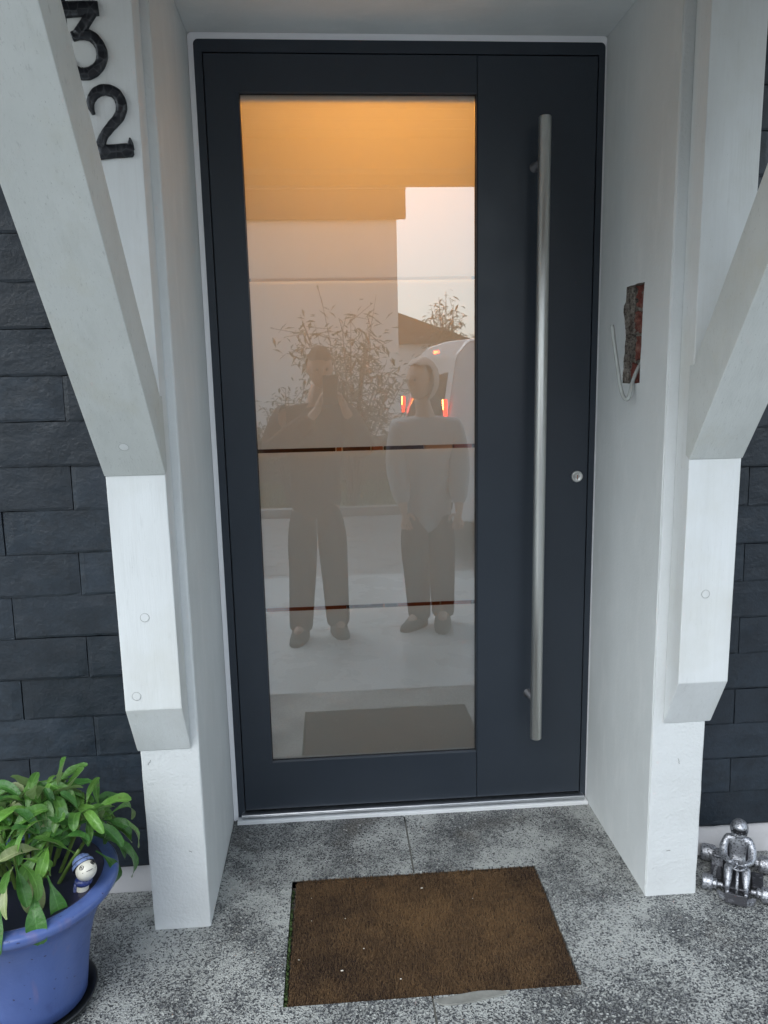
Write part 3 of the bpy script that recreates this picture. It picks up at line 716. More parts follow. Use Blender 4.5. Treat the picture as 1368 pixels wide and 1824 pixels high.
for (x, y) in ((.225, -.44), (.305, -.44), (.223, -.36), (.295, -.60), (.42, -.635), (.345, -.54), (.62, -.40), (.20, -.56), (.50, -.35)):
    r = random.uniform(.0010, .0022); ball(bm, (x-.49, y+.485, -.0005+r*.4), r, 1, (random.uniform(1, 2.2), 1, .6))
tag(bm_obj('crumb', bm, M['grit'], dm), kind='stuff')

# ------------------------------------------------------------------ flower pot, saucer, plant
PC = Vector((-.338, -.622, 0))
bm = bmesh.new(); lathe(bm, [(0, .001), (.098, .001), (.112, .008), (.117, .020), (.113, .020), (.106, .010), (0, .007)], n=48)
sc = bm_obj('pot_saucer', bm, M['saucer'], None, True); sc.location = PC; tag(sc, 'low black plastic saucer under the blue flower pot', 'saucer')
pot = thing('flower_pot', 'large blue glazed flower pot in the corner by the slate wall', 'flower pot', (PC.x, PC.y, .0105))
bm = bmesh.new(); lathe(bm, [(0, 0), (.088, 0), (.097, .006), (.100, .03), (.106, .08), (.113, .125), (.125, .17), (.142, .21), (.160, .238), (.1755, .251), (.1785, .257), (.1785, .264), (.175, .270), (.150, .2715), (.1455, .268), (.143, .255), (.135, .225), (.12, .19)], n=72)
pb = bm_obj('pot_body', bm, M['glaze'], pot, True)
bm = bmesh.new(); lathe(bm, [(.1447, .2660), (.1475, .2706), (.1500, .2722), (.1497, .2700)], n=72); bm_obj('glaze_edge', bm, M['rimdark'], pot, True)
bm = bmesh.new(); random.seed(8)
bmesh.ops.create_grid(bm, x_segments=50, y_segments=50, size=.142)
for v in list(bm.verts):
    if v.co.length > .1425: bm.verts.remove(v)
for v in bm.verts: v.co.z = .238+noise.noise(v.co*30)*.010+noise.noise(v.co*90)*.006
soil = bm_obj('soil', bm, M['soil']); soil.location = (PC.x, PC.y, .0105); tag(soil, 'dark wet potting soil filling the blue pot', 'soil', kind='stuff')
bm = bmesh.new()
for i in range(60):
    a = random.random()*6.28; r = .135*math.sqrt(random.random()); ball(bm, (r*math.cos(a), r*math.sin(a), .245+random.random()*.006), random.uniform(.0008, .0022), 1)
gt = bm_obj('soil_grit', bm, M['grit']); gt.location = (PC.x, PC.y, .0105); tag(gt, 'pale grit scattered on the soil in the pot', 'grit', kind='stuff')
bm = bmesh.new(); ball(bm, (.035, -.110, .256), .0055, 2); cl = bm_obj('clay_ball', bm, M['clay'], None, True); cl.location = (PC.x, PC.y, .0105); tag(cl, 'small orange clay ball lying on the dark potting soil', 'clay ball')

plant = thing('potted_plant', 'leafy green plant with drooping spoon-shaped leaves in the blue pot', 'plant', (PC.x, PC.y, .25))
def leaf_mesh(L, Wd, bend, curl, seed, tw=0, wav=.15):
    random.seed(seed); bm = bmesh.new(); n = 13; prev = None; pos = Vector((0, 0, 0)); ang = 0; rows = []
    for i in range(n+1):
        t = i/n; u_ = max(0, (t-.15)/.85); w = Wd*.5*(.13+.87*(math.sin(PI*.5*min(1, u_/.62))**1.7 if u_ < .62 else math.sqrt(max(0, 1-((u_-.62)/.385)**2))))
        d = Vector((math.cos(ang), 0, math.sin(ang)))
        if i: pos = pos+d*(L/n)
        nv = Vector((-math.sin(ang), 0, math.cos(ang)))
        ta = tw*t
        side = Vector((0, 1, 0))*math.cos(ta)+nv*math.sin(ta); nn = nv*math.cos(ta)-Vector((0, 1, 0))*math.sin(ta)
        wv = math.sin(t*13+seed)*wav*w
        rows.append([bm.verts.new(pos+side*(w*s)+nn*(curl*w*(s*s)+wv*s*abs(s))) for s in (-1, -.5, 0, .5, 1)])
        ang -= bend/n*(0.5+1.2*t)
    for A, B in zip(rows, rows[1:]):
        for j in range(4): bm.faces.new((A[j], B[j], B[j+1], A[j+1]))
    me = bpy.data.meshes.new('leaf'); bmesh.ops.recalc_face_normals(bm, faces=list(bm.faces)); bm.normal_update()
    if bm.faces[:] and sum(f.normal.z for f in list(bm.faces)[:8]) < 0: bmesh.ops.reverse_faces(bm, faces=list(bm.faces))
    bm.to_mesh(me); bm.free()
    for p in me.polygons: p.use_smooth = True
    return me
LV = []
for i in range(14):
    random.seed(i+40)
    me = leaf_mesh(random.uniform(.085, .128), random.uniform(.021, .033), random.uniform(.5, 2.4), random.uniform(.1, .7), i, random.uniform(-.5, .5)); LV.append(me)
LVM = {}
def leaf_obj(mi, k):
    if (mi, k) not in LVM:
        me = LV[mi].copy(); me.materials.append(M[k]); LVM[mi, k] = me
    return link('leaf', LVM[mi, k], None, plant)
random.seed(77)
hubs = []
for i in range(22):
    a = i*2.4+.3; r = .150*math.sqrt((i+.4)/22)
    hubs.append(Vector((r*math.cos(a)*1.0, r*math.sin(a)*.86+.028, .100+.070*(1-(r/.15)**2)+random.uniform(-.015, .022))))
for h in hubs:
    out = Vector((h.x, h.y-.02, 0)); oa = math.atan2(out.y, out.x) if out.length > .01 else 0; orr = min(1, out.length/.14)
    nl = 13
    for j in range(nl):
        az = oa+(j/nl)*2*PI+random.uniform(-.25, .25)
        outward = math.cos(az-oa)
        el = random.uniform(.10, 1.15)-orr*.75*max(0, outward)+.25*(outward < 0)
        o = leaf_obj(random.randrange(14), random.choices(['leaf1', 'leaf2', 'leaf4', 'leaf3'], [.34, .34, .25, .07])[0])
        o.location = h+Vector((math.cos(az), math.sin(az), 0))*.008+Vector((0, 0, -random.uniform(0, .02)))
        o.rotation_euler = (random.uniform(-.5, .5), -el, az); s = random.uniform(.62, 1.02); o.scale = (s, s, s)
# named outliers seen in the photograph: upright pair, drooping rim leaves, pale hanging leaf
def spec(mi, k, loc, rot, s=1):
    o = leaf_obj(mi, k); o.location = Vector(loc)-Vector((PC.x, PC.y, .25)); o.rotation_euler = rot; o.scale = (s, s, s)
LV.append(leaf_mesh(.11, .032, .3, .5, 90)); LV.append(leaf_mesh(.13, .040, 1.6, .2, 91)); LV.append(leaf_mesh(.105, .042, .8, .1, 92, 0, .05))
spec(14, 'leaf2', (-.285, -.55, .400), (.9, -1.45, -.6)); spec(14, 'leaf2', (-.281, -.55, .398), (.5, -1.10, -.3), .95)
spec(16, 'leaf3', (-.300, -.68, .375), (0.1, .75, -1.2), 1.05)
spec(15, 'leaf1', (-.245, -.58, .345), (0, -.1, .15), 1.0); spec(15, 'leaf1', (-.262, -.62, .340), (.2, -.1, -.2), 1.0)
spec(15, 'leaf1', (-.200, -.560, .330), (0, .35, .05), 1.0); spec(15, 'leaf4', (-.215, -.535, .350), (0, .1, .35), 1.0); spec(15, 'leaf1', (-.205, -.590, .315), (.2, .55, -.1), .8)
spec(15, 'leaf1', (-.28, -.71, .33), (.1, .2, -1.3), .9); spec(15, 'leaf1', (-.33, -.72, .33), (.1, .1, -1.6), .95); spec(15, 'leaf1', (-.39, -.71, .33), (-.1, .2, -1.75), .95)
spec(15, 'leaf1', (-.265, -.69, .335), (.1, .5, -.9), .8); spec(16, 'leaf3', (-.23, -.60, .335), (0, .25, .1), .75)
bpy.context.view_layer.update()
WH = Vector((-.203, -.648, .326)); WD = (CAMP-WH).normalized()
for o in [o for o in plant.children if o.name.startswith('leaf')]:     # the worm stands in a gap between the leaves
    mw = o.matrix_world; hit = 0
    for v in list(o.data.vertices)[::3]:
        q_ = mw @ v.co; w_ = q_-WH; t_ = w_.dot(WD)
        if t_ > -.035 and (w_-WD*t_).length < .030: hit = 1; break
        w_ = q_-Vector((-.212, -.662, .285)); t_ = w_.dot(WD)
        if t_ > -.03 and (w_-WD*t_).length < .02: hit = 1; break
    if hit: bpy.data.objects.remove(o)
bm = bmesh.new(); random.seed(31)
for h in hubs:
    tube(bm, smooth_path([(h.x*.35, h.y*.35, -.02), (h.x*.7, h.y*.7, h.z*.5), (h.x, h.y, h.z+.005)], 3), [.004]*6+[.003], 6)
tag(bm_obj('stem', bm, M['stemg'], plant, True), kind='stuff')
bm = bmesh.new()
for i in range(26):
    a = random.uniform(-2.2, -.6); r = random.uniform(.05, .12); x, y = r*math.cos(a), r*math.sin(a)
    tube(bm, smooth_path([(x, y, .0), (x+random.uniform(-.02, .02), y-.01, .015), (x+random.uniform(-.03, .03), y-.02-random.random()*.02, .002)], 4), .0008, 5)
tag(bm_obj('dry_root', bm, M['root'], plant), kind='stuff')

# ------------------------------------------------------------------ ceramic worm on the pot rim
wm = thing('worm_figurine', 'small white ceramic worm with blue hat and scarf on the pot rim', 'figurine', (-.209, -.659, .277), 0)
wm.scale = (1.36, 1.36, 1.36)
M['cer'] = pmat('white_ceramic', (.68, .66, .58), .3, var=[(60, (.5, .48, .42), .5, .7, U, .5)])
M['hatb'] = pmat('blue_glazed_hat', (.16, .22, .42), .35, var=[(90, (.06, .08, .2), .5, .65, U, .7)])
M['scarf'] = pmat('navy_scarf_glaze', (.02, .035, .16), .3, var=[(140, (.18, .2, .3), .5, .65, U, .6)])
M['ink'] = pmat('black_line_glaze', (.01, .01, .012), .4)
bm = bmesh.new(); tube(bm, smooth_path([(-.010, .0, -.040), (-.004, -.001, -.008), (.0, -.002, .018)], 6), [.0095]*6+[.0088]*6+[.008], 16)
bm_obj('body', bm, M['cer'], wm, True)
hc = Vector((.006, -.004, .034))
bm = bmesh.new(); ball(bm, (0, 0, 0), .0145, 3, (.98, 1.28, 1.0))
cdir = (CAMP-Vector((-.204, -.644, .315))).normalized(); cr = Vector((1, -.07, 0)).normalized(); cu = cr.cross(-cdir).normalized()
hu = (cu*.86-cr*.50).normalized(); hf = (cdir*.90+cr*.42-cu*.22); hf = (hf-hu*hf.dot(hu)).normalized(); hx_ = (-hf).cross(hu)
rt_ = Matrix((hx_, -hf, hu)).transposed().to_4x4()   # the worm looks sideways past the viewer, head tipped
for v in bm.verts:
    if v.co.y < 0: v.co.z -= .10*abs(v.co.y); v.co.x *= 1+.5*abs(v.co.y)/.02*.25
    v.co = rt_ @ v.co+hc
hd = bm_obj('head', bm, M['cer'], wm, True)
for sx in (-1, 1):
    c = hc+rt_ @ Vector((sx*.0080, -.0150, .0030))
    nrm = (rt_ @ Vector((sx*.55, -.75, .35))).normalized(); q = nrm.to_track_quat('Z', 'Y').to_matrix().to_4x4()
    bm = bmesh.new()
    for r0, r1 in ((.0027, .0031), (.0, .0009)):
        lathe(bm, [(r0, -.002), (r0, .0008), (r1, .0008), (r1, -.002)], n=20)
    for v in bm.verts: v.co = q @ v.co+c
    bm_obj('eye', bm, M['ink'], hd)
bm = bmesh.new()
tube(bm, smooth_path([hc+rt_ @ Vector((x, -.0190+abs(x)*.55, -.0058+abs(x)*.16)) for x in (-.0095, -.005, 0, .005, .0095)], 3), .00045, 5); bm_obj('mouth', bm, M['ink'], hd)
ht = Matrix.Translation(hc+Vector((0, 0, 0))) @ rt_ @ Matrix.Translation((0, .003, .0062)) @ Matrix.Rotation(R(-14), 4, 'X')
bm = bmesh.new(); lathe(bm, [(.0145, 0), (.0156, .0012), (.0156, .0052), (.0145, .0062), (.0138, .0066), (.0138, .0072), (.0125, .013), (.0085, .0168), (.004, .0182), (0, .0185)], n=28)
for v in bm.verts: v.co = ht @ v.co
bm_obj('hat', bm, M['hatb'], wm, True)
bm = bmesh.new()
for z in (.0003, .0064): lathe(bm, [(.0150, z-.0005), (.0160 if z < .003 else .0149, z), (.0150, z+.0006)], n=28)
for v in bm.verts: v.co = ht @ v.co
bm_obj('hat_band', bm, M['ink'], wm, True)
bm = bmesh.new(); lathe(bm, [(.0085, .011), (.0112, .0115), (.0125, .0145), (.0120, .0185), (.0095, .0205)], n=24)
tube(bm, [(-.010, -.004, .014), (-.0115, -.006, .004), (-.0115, -.0065, -.004)], [.0032, .003, .0024], 8); bm_obj('scarf', bm, M['scarf'], wm, True)

# ------------------------------------------------------------------ go-kart figurine
M['pewter'] = pmat('cast_pewter', (.44, .45, .48), .40, .8, var=[(210, (.05, .05, .055), .49, .63, U, .85), (250, (.6, .6, .64), .6, .7, U, .6)], bump=[(160, .6, .003, 4, U)], obj=True)
M['pewterk'] = pmat('blackened_pewter', (.03, .03, .034), .4, .6)
M['pewterd'] = pmat('darkened_pewter', (.09, .09, .10), .45, .8, var=[(120, (.3, .3, .33), .55, .7, U, .7)], bump=[(200, .5, .002, 3, U)], obj=True)
KT = thing('kart_figurine', 'silver cast figurine of a helmeted driver in a go-kart by the slate wall', 'figurine', (1.292, -.402, 0), R(-29))
def kwheel(x, y, w, r):
    sg = 1 if x > 0 else -1
    bm = bmesh.new(); lathe(bm, [(r*.45, -w/2), (r*.86, -w/2), (r*.97, -w*.40), (r, -w*.25), (r, w*.25), (r*.97, w*.40), (r*.86, w/2), (r*.45, w/2)], (x, y, r+.0005), 28, 0, 'x')
    o = bm_obj('wheel', bm, M['pewter'], KT, False)
    bm = bmesh.new(); lathe(bm, [(0, -w*.2), (r*.50, -w*.2), (r*.55, -w*.52), (r*.45, -w*.53), (r*.40, -w*.3), (0, -w*.3)] if sg < 0 else [(0, w*.2), (r*.50, w*.2), (r*.55, w*.52), (r*.45, w*.53), (r*.40, w*.3), (0, w*.3)], (x, y, r+.0005), 24, 0, 'x'); bm_obj('rim', bm, M['pewterd'], o)
    bm = bmesh.new(); xi = x-sg*w*.5
    lathe(bm, [(r*.62, 0), (r*.66, -sg*.008), (r*.5, -sg*.010), (r*.3, -sg*.012), (r*.3, -sg*.022)], (xi, y, r+.0005), 20, 0, 'x'); bmesh.ops.recalc_face_normals(bm, faces=list(bm.faces)); bm_obj('hub', bm, M['pewter'], KT)
for x in (-1, 1):
    kwheel(x*.066, -.058, .024, .0185); kwheel(x*.068, .064, .034, .0215)
bm = bmesh.new()
for x in (-.026, .026): tube(bm, smooth_path([(x*.8, -.085, .010), (x, -.05, .012), (x*1.1, 0, .012), (x, .085, .014)], 5), .0042, 8)
tube(bm, [(-.055, -.058, .017), (.055, -.058, .017)], .0032, 8); tube(bm, [(-.055, .064, .021), (.055, .064, .021)], .004, 8)
tube(bm, [(-.028, .088, .014), (.028, .088, .014)], .0038, 8)
box(bm, -.026, .026, -.075, .05, .008, .0115)
bm_obj('chassis', bm, M['pewterd'], KT)
bm = bmesh.new()
for x in (-.047, .047):
    prism(bm, [(x-.013, -.032), (x+.013, -.032), (x+.014, .030), (x-.014, .030)], .006, .018, 'z')
bev(bm, .003, 2); bm_obj('side_pod', bm, M['pewterd'], KT)
bm = bmesh.new(); P1 = [(-.044, -.070), (-.038, -.086), (-.022, -.097), (.022, -.097), (.038, -.086), (.044, -.070), (.036, -.070), (.020, -.084), (-.020, -.084), (-.036, -.070)]
prism(bm, P1, .0015, .012, 'z'); bev(bm, .0018, 2); bm_obj('bumper', bm, M['pewter'], KT)
bm = bmesh.new(); box(bm, -.0245, .0245, -.0015, .0015, -.0115, .0115); bev(bm, .0012, 2); box(bm, -.0205, .0205, -.0022, -.0013, -.0085, .0085)
q = Matrix.Translation((-.002, -.0995, .0165)) @ Matrix.Rotation(R(-14), 4, 'X')
for v in bm.verts: v.co = q @ v.co
bm_obj('number_plate', bm, M['pewterd'], KT)
bm = bmesh.new(); tube(bm, [(0, -.076, .014), (0, -.036, .062)], .0034, 10); bm_obj('steering_column', bm, M['pewter'], KT, True)
bm = bmesh.new(); n = 28
q = Matrix.Translation((0, -.033, .066)) @ Matrix.Rotation(R(12), 4, 'X')
tube(bm, [q @ Vector((.0175*math.cos(2*PI*i/n), .0175*math.sin(2*PI*i/n), 0)) for i in range(n+1)], .0025, 8, 0, False)
for a in (0, 2.1, 4.2): tube(bm, [q @ Vector((0, 0, 0)), q @ Vector((.017*math.cos(a), .017*math.sin(a), 0))], .0018, 6)
bm_obj('steering_wheel', bm, M['pewter'], KT, True)
bm = bmesh.new(); prism(bm, [(.012, .012), (.048, .012), (.060, .078), (.052, .082), (.040, .030), (.012, .026)], -.030, .030, 'x'); bev(bm, .003, 2); bm_obj('seat', bm, M['pewterd'], KT)
bm = bmesh.new()
for i in range(7): box(bm, -.058, -.032, .020+i*.0062, .0235+i*.0062, .014, .046-abs(i-3)*.002)
box(bm, -.052, -.038, .018, .064, .012, .040); tube(bm, [(-.045, .02, .02), (-.05, -.01, .018), (-.052, -.03, .016)], .004, 8)
lathe(bm, [(.008, 0), (.012, .002), (.012, .016), (.006, .018)], (-.030, .078, .030), 16, 0, 'x')
bm_obj('engine', bm, M['pewter'], KT)

def skin_obj(name, V, E, mat, parent=None, sub=2, root=0, merge=None):
    """V: (x,y,z,rx,ry)"""
    bm = bmesh.new(); ly = bm.verts.layers.skin.verify(); vs = [bm.verts.new(v[:3]) for v in V]
    for a, b in E: bm.edges.new((vs[a], vs[b]))
    for i, v in enumerate(vs):
        v[ly].radius = (V[i][3], V[i][4] if len(V[i]) > 4 else V[i][3]); v[ly].use_root = (i == root)
    me = bpy.data.meshes.new(name); bm.to_mesh(me); bm.free(); me.materials.append(mat)
    o = link(name, me, None, parent)
    s = o.modifiers.new('skin', 'SKIN'); s.use_smooth_shade = True; s.branch_smoothing = .4
    u = o.modifiers.new('sub', 'SUBSURF'); u.levels = sub; u.render_levels = sub
    realise(o)
    for p in o.data.polygons: p.use_smooth = True
    return o
# driver body: pelvis, torso, arms to the wheel, legs to the pedals, feet
V = [(0, .030, .032, .019, .015), (0, .034, .052, .022, .016), (0, .036, .076, .026, .017), (0, .035, .094, .024, .014), (0, .032, .106, .009, .009), (0, .028, .118, .010, .010),
     (-.025, .034, .096, .0125), (-.034, .022, .078, .0115), (-.032, -.002, .063, .0092), (-.019, -.026, .066, .0062), (-.014, -.032, .070, .005),
     (.025, .034, .096, .0125), (.034, .022, .078, .0115), (.032, -.002, .063, .0092), (.019, -.026, .066, .0062), (.014, -.032, .070, .005),
     (-.013, .014, .033, .0115), (-.020, -.020, .048, .0118), (-.020, -.040, .030, .0098), (-.021, -.058, .016, .0062), (-.021, -.070, .015, .0055), (-.020, -.080, .018, .004),
     (.013, .014, .033, .0115), (.020, -.020, .048, .0118), (.020, -.040, .030, .0098), (.021, -.058, .016, .0062), (.021, -.070, .015, .0055), (.020, -.080, .018, .004)]
E_ = [(0, 1), (1, 2), (2, 3), (3, 4), (4, 5), (3, 6), (6, 7), (7, 8), (8, 9), (9, 10), (3, 11), (11, 12), (12, 13), (13, 14), (14, 15), (0, 16), (16, 17), (17, 18), (18, 19), (19, 20), (20, 21), (0, 22), (22, 23), (23, 24), (24, 25), (25, 26), (26, 27)]
drv = skin_obj('driver', V, E_, M['pewter'], KT, 2)
bm = bmesh.new(); hc2 = Vector((0, .024, .131))
vs = ball(bm, (0, 0, 0), .0225, 4, (.95, 1.08, 1.08))
for v in bm.verts:      # visor opening pressed into the shell
    d = v.co.normalized()
    if d.y < -.25 and -.50 < d.z < .22 and abs(d.x) < .80: v.co *= .80
    v.co = Matrix.Rotation(R(-6), 4, 'X') @ v.co+hc2
for f in bm.faces:
    if (f.calc_center_median()-hc2).length < .0205: f.material_index = 1
bm_obj('helmet', bm, [M['pewter'], M['pewterk']], drv, True)
bm = bmesh.new(); ball(bm, hc2+Vector((0, -.0045, -.004)), .0145, 3, (.9, 1, 1)); ball(bm, hc2+Vector((0, -.0195, -.0055)), .0028, 2); ball(bm, hc2+Vector((-.005, -.0172, -.002)), .0024, 2); ball(bm, hc2+Vector((.005, -.0172, -.002)), .0024, 2)
bm_obj('face', bm, M['pewterd'], drv, True)
bm = bmesh.new(); lathe(bm, [(.010, 0), (.0135, .002), (.0135, .006), (.010, .008)], (0, .031, .107), 20); bm_obj('collar', bm, M['pewter'], drv, True)
def squiggle(x, z, dx, dz, y, sd_, parent=None, r=.0004):
    random.seed(sd_); P = []
    for k in range(6): P.append((x+dx*k/5+random.uniform(-.0012, .0012), y, z+dz*k/5+random.uniform(-.0006, .0006)))
    bm = bmesh.new(); tube(bm, smooth_path(P, 3), r, 5); return bm_obj('paint_crack', bm, M['crack'], parent)
M['crack'] = pmat('dark_hairline', (.10, .10, .095), .9)
for a_ in ((1.108, .362, .004, -.014, -.4352, 1), (1.09, .12, .010, .001, -.4352, 2)): squiggle(*a_, pr)
for a_ in ((-.120, .430, -.008, -.012, -.4352, 3), (-.05, .20, .006, -.005, -.4352, 4)): squiggle(*a_, pl)
#MORE
# ------------------------------------------------------------------ the two people standing before the door
M['skin'] = pmat('skin', (.42, .26, .19), .5)
M['jkdark'] = pmat('black_quilted_jacket', (.012, .012, .014), .85, spec=.15, bump=[(30, .6, .01, 3, U)])
M['trdark'] = pmat('dark_grey_work_trousers', (.018, .018, .021), .9, spec=.15, bump=[(40, .6, .008, 3, U)])
M['jklight'] = pmat('pale_grey_blue_jacket', (.22, .25, .28), .6, bump=[(30, .6, .01, 3, U)])
M['trnavy'] = pmat('navy_trousers', (.015, .017, .024), .9, spec=.15, bump=[(40, .6, .008, 3, U)])
M['shoe'] = pmat('dark_shoe', (.012, .012, .012), .7, spec=.2)
M['shoelt'] = pmat('pale_sneaker_trim', (.5, .5, .5), .6)
M['hair'] = pmat('short_dark_hair', (.02, .014, .01), .7, bump=[(120, .8, .01, 3, U)])
M['hairlt'] = pmat('ash_grey_hair', (.42, .41, .39), .6, bump=[(120, .8, .01, 3, U)])
M['phone'] = pmat('black_phone', (.012, .012, .014), .2)
def head_mesh(name, c, s, mat, parent, rot):
    """head with brow, nose, mouth, chin and ears, facing +Y before rotation"""
    bm = bmesh.new(); ball(bm, (0, 0, 0), 1, 4)
    for v in bm.verts:
        x, y, z = v.co
        k = 1 - .30*max(0, -z)**1.4                       # jaw narrows
        x2, y2, z2 = x*.075*k, y*.098*(1-.12*max(0, -z)), z*.118
        if y > 0: y2 *= .90
        if y > .3:
            y2 += .030*math.exp(-((x/.13)**2))*math.exp(-((z+.14)/.20)**2)      # nose
            y2 += .007*math.exp(-((z-.18)/.10)**2)                              # brow
            y2 -= .010*math.exp(-(((abs(x)-.36)/.16)**2))*math.exp(-((z-.04)/.10)**2)   # eye sockets
            y2 += .006*math.exp(-((x/.28)**2))*math.exp(-((z+.47)/.06)**2)      # lips
            y2 += .010*math.exp(-((x/.35)**2))*math.exp(-((z+.86)/.16)**2)      # chin
        v.co = (x2, y2, z2)
    for sx in (-1, 1): ball(bm, (sx*.076, -.006, -.008), .017, 2, (.35, .8, 1.35))
    T = Matrix.Translation(c) @ rot @ Matrix.Scale(s, 4)
    for v in bm.verts: v.co = T @ v.co
    return bm, T
def person(label, hips, sh, headc, ankles, knees, toes, arms, hrot, mats, hair, hood=False, group=None, hands=None):
    """joints in world space; returns the body mesh that carries the clothes"""
    H, Sx = Vector(hips), [Vector(p) for p in sh]
    neck = (Sx[0]+Sx[1])/2+Vector((0, 0, .06)); HC = Vector(headc)
    V = [(*H, .12, .09), (*(H.lerp(neck, .4)), .125, .09), (*(H.lerp(neck, .78)), .145, .095), (*neck, .055, .055), (*(HC-Vector((0, .01, .08))), .052, .055)]
    E = [(0, 1), (1, 2), (2, 3), (3, 4)]
    TV = [(*(H-Vector((0, 0, .24 if hood else .16))), .185 if not hood else .165, .14), (*(H.lerp(neck, .4)), .19, .14), (*(H.lerp(neck, .80)), .19, .135), (*(neck-Vector((0, 0, .0))), .085, .08)]; TE = [(0, 1), (1, 2), (2, 3)]
    LVv = [(*(H+Vector((0, 0, .05))), .15, .12), (*H, .16, .125)]; LE = [(0, 1)]
    for i in (0, 1):
        el, wr = [Vector(p) for p in arms[i]]
        b = len(V); V += [(*Sx[i], .055), (*el, .043), (*wr, .028)]; E += [(2, b), (b, b+1), (b+1, b+2)]
        t = len(TV); TV += [(*Sx[i], .090), (*Sx[i].lerp(el, .55), .086), (*el, .080), (*el.lerp(wr, .5), .068), (*wr.lerp(el, .08), .046)]; TE += [(2, t), (t, t+1), (t+1, t+2), (t+2, t+3), (t+3, t+4)]
        kn, an, to = Vector(knees[i]), Vector(ankles[i]), Vector(toes[i])
        hp = H+Vector((-.09 if i == 0 else .09, 0, -.04))
        b = len(V); V += [(*hp, .085), (*kn, .058), (*an, .038), (*an.lerp(to, .6), .034, .03)]; E += [(0, b), (b, b+1), (b+1, b+2), (b+2, b+3)]
        l = len(LVv); LVv += [(*hp, .112), (*hp.lerp(kn, .5), .104), (*kn, .093), (*kn.lerp(an, .5), .086), (*an, .080), (an.x, an.y, -.262, .076)]; LE += [(1, l), (l, l+1), (l+1, l+2), (l+2, l+3), (l+3, l+4), (l+4, l+5)]
        # hand: palm, four fingers, thumb
        pd, cur = hands[i]; pd = Vector(pd).normalized(); cur = Vector(cur).normalized(); sd_ = pd.cross(cur).normalized()*(1 if i == 0 else -1)
        pc = wr+pd*.055; b0 = b; b = len(V); V += [(*pc, .030, .018)]; E.append((b0-1 if False else (len(V)-1-5-0), b)) if False else E.append((V.index((*wr, .028)), b))
        for f_ in range(4):
            base = pc+pd*.03+sd_*(.027-.018*f_); ln = (.030, .034, .031, .024)[f_]
            p1 = base+pd*ln*.8; p2 = p1+(pd*.5+cur).normalized()*ln*.8; p3 = p2+(cur-pd*.2).normalized()*ln*.55
            n0 = len(V); V += [(*base, .0095), (*p1, .0088), (*p2, .008), (*p3, .0068)]; E += [(b, n0), (n0, n0+1), (n0+1, n0+2), (n0+2, n0+3)]
        t0 = wr+pd*.03+sd_*.030; t1 = t0+(pd*.7+sd_*.7).normalized()*.034; t2 = t1+(pd*.8+cur*.6).normalized()*.028
        n0 = len(V); V += [(*t0, .012), (*t1, .0105), (*t2, .0085)]; E += [(b, n0), (n0, n0+1), (n0+1, n0+2)]
    body = skin_obj('person', V, E, M['skin'], None, 1)
    bm, T = head_mesh('head', HC, 1.0, None, None, hrot)
    bm.from_mesh(body.data); me = bpy.data.meshes.new('person'); bm.to_mesh(me); bm.free(); me.materials.append(M['skin']); body.data = me
    for p in me.polygons: p.use_smooth = True
    tag(body, label, 'person', group)
    skin_obj('jacket', TV, TE, M[mats[0]], body, 2); skin_obj('trousers', LVv, LE, M[mats[1]], body, 2)
    for i in (0, 1):
        an, to = Vector(ankles[i]), Vector(toes[i]); d = (to-an); d.z = 0; d.normalize(); gz = -.2985
        heel = Vector((an.x, an.y, gz))-d*.055; tip = Vector((to.x, to.y, gz))
        bm = bmesh.new(); sdv = Vector((-d.y, d.x, 0)); L = (tip-heel).length; rows = []
        for k in range(9):
            t = k/8; w = .040+.014*math.sin(PI*min(1, t*1.15))-(.022 if t == 1 else 0)-(.012 if t == 0 else 0); h = .095 if t < .3 else .095-.055*min(1, (t-.3)/.5); h = h if t < 1 else .03
            c = heel.lerp(tip, t)
            rows.append([bm.verts.new(c+sdv*(w*a)+Vector((0, 0, h*z_))) for a, z_ in ((-1, 0), (-1, .35), (-.8, .8), (-.3, 1), (.3, 1), (.8, .8), (1, .35), (1, 0))])
        for A, B in zip(rows, rows[1:]):
            for j in range(8): bm.faces.new((A[j], B[j], B[(j+1) % 8], A[(j+1) % 8]))
        bm.faces.new(rows[0]); bm.faces.new(rows[-1][::-1]); bmesh.ops.recalc_face_normals(bm, faces=list(bm.faces))
        bm_obj('shoe', bm, M['shoe'], body, True)
    bm = bmesh.new(); ball(bm, (0, 0, 0), 1, 4)
    for v in list(bm.verts):
        x, y, z = v.co
        if hood:
            keep = y < .15 or z > .60
            v.co = (x*.104, y*.115-.016, z*.138+.006)
        else:
            keep = z > .30-.0*y or (y < -.05 and z > -.35)
            v.co = (x*.083, y*.104-.004, z*.126+.006)
        if not keep: bm.verts.remove(v)
        else: v.co = T @ (v.co+Vector((noise.noise(v.co*50)*.004, 0, noise.noise(v.co*50+Vector((3, 3, 3)))*.004)))
    bm_obj('hood' if hood else 'hair', bm, M[hair], body, True)
    for sx in (-1, 1):
        bm = bmesh.new(); ball(bm, T @ Vector((sx*.028, .078, .004)), .009, 2); bm_obj('eye', bm, M['shoelt'] if False else M['ink'], body, True)
    return body
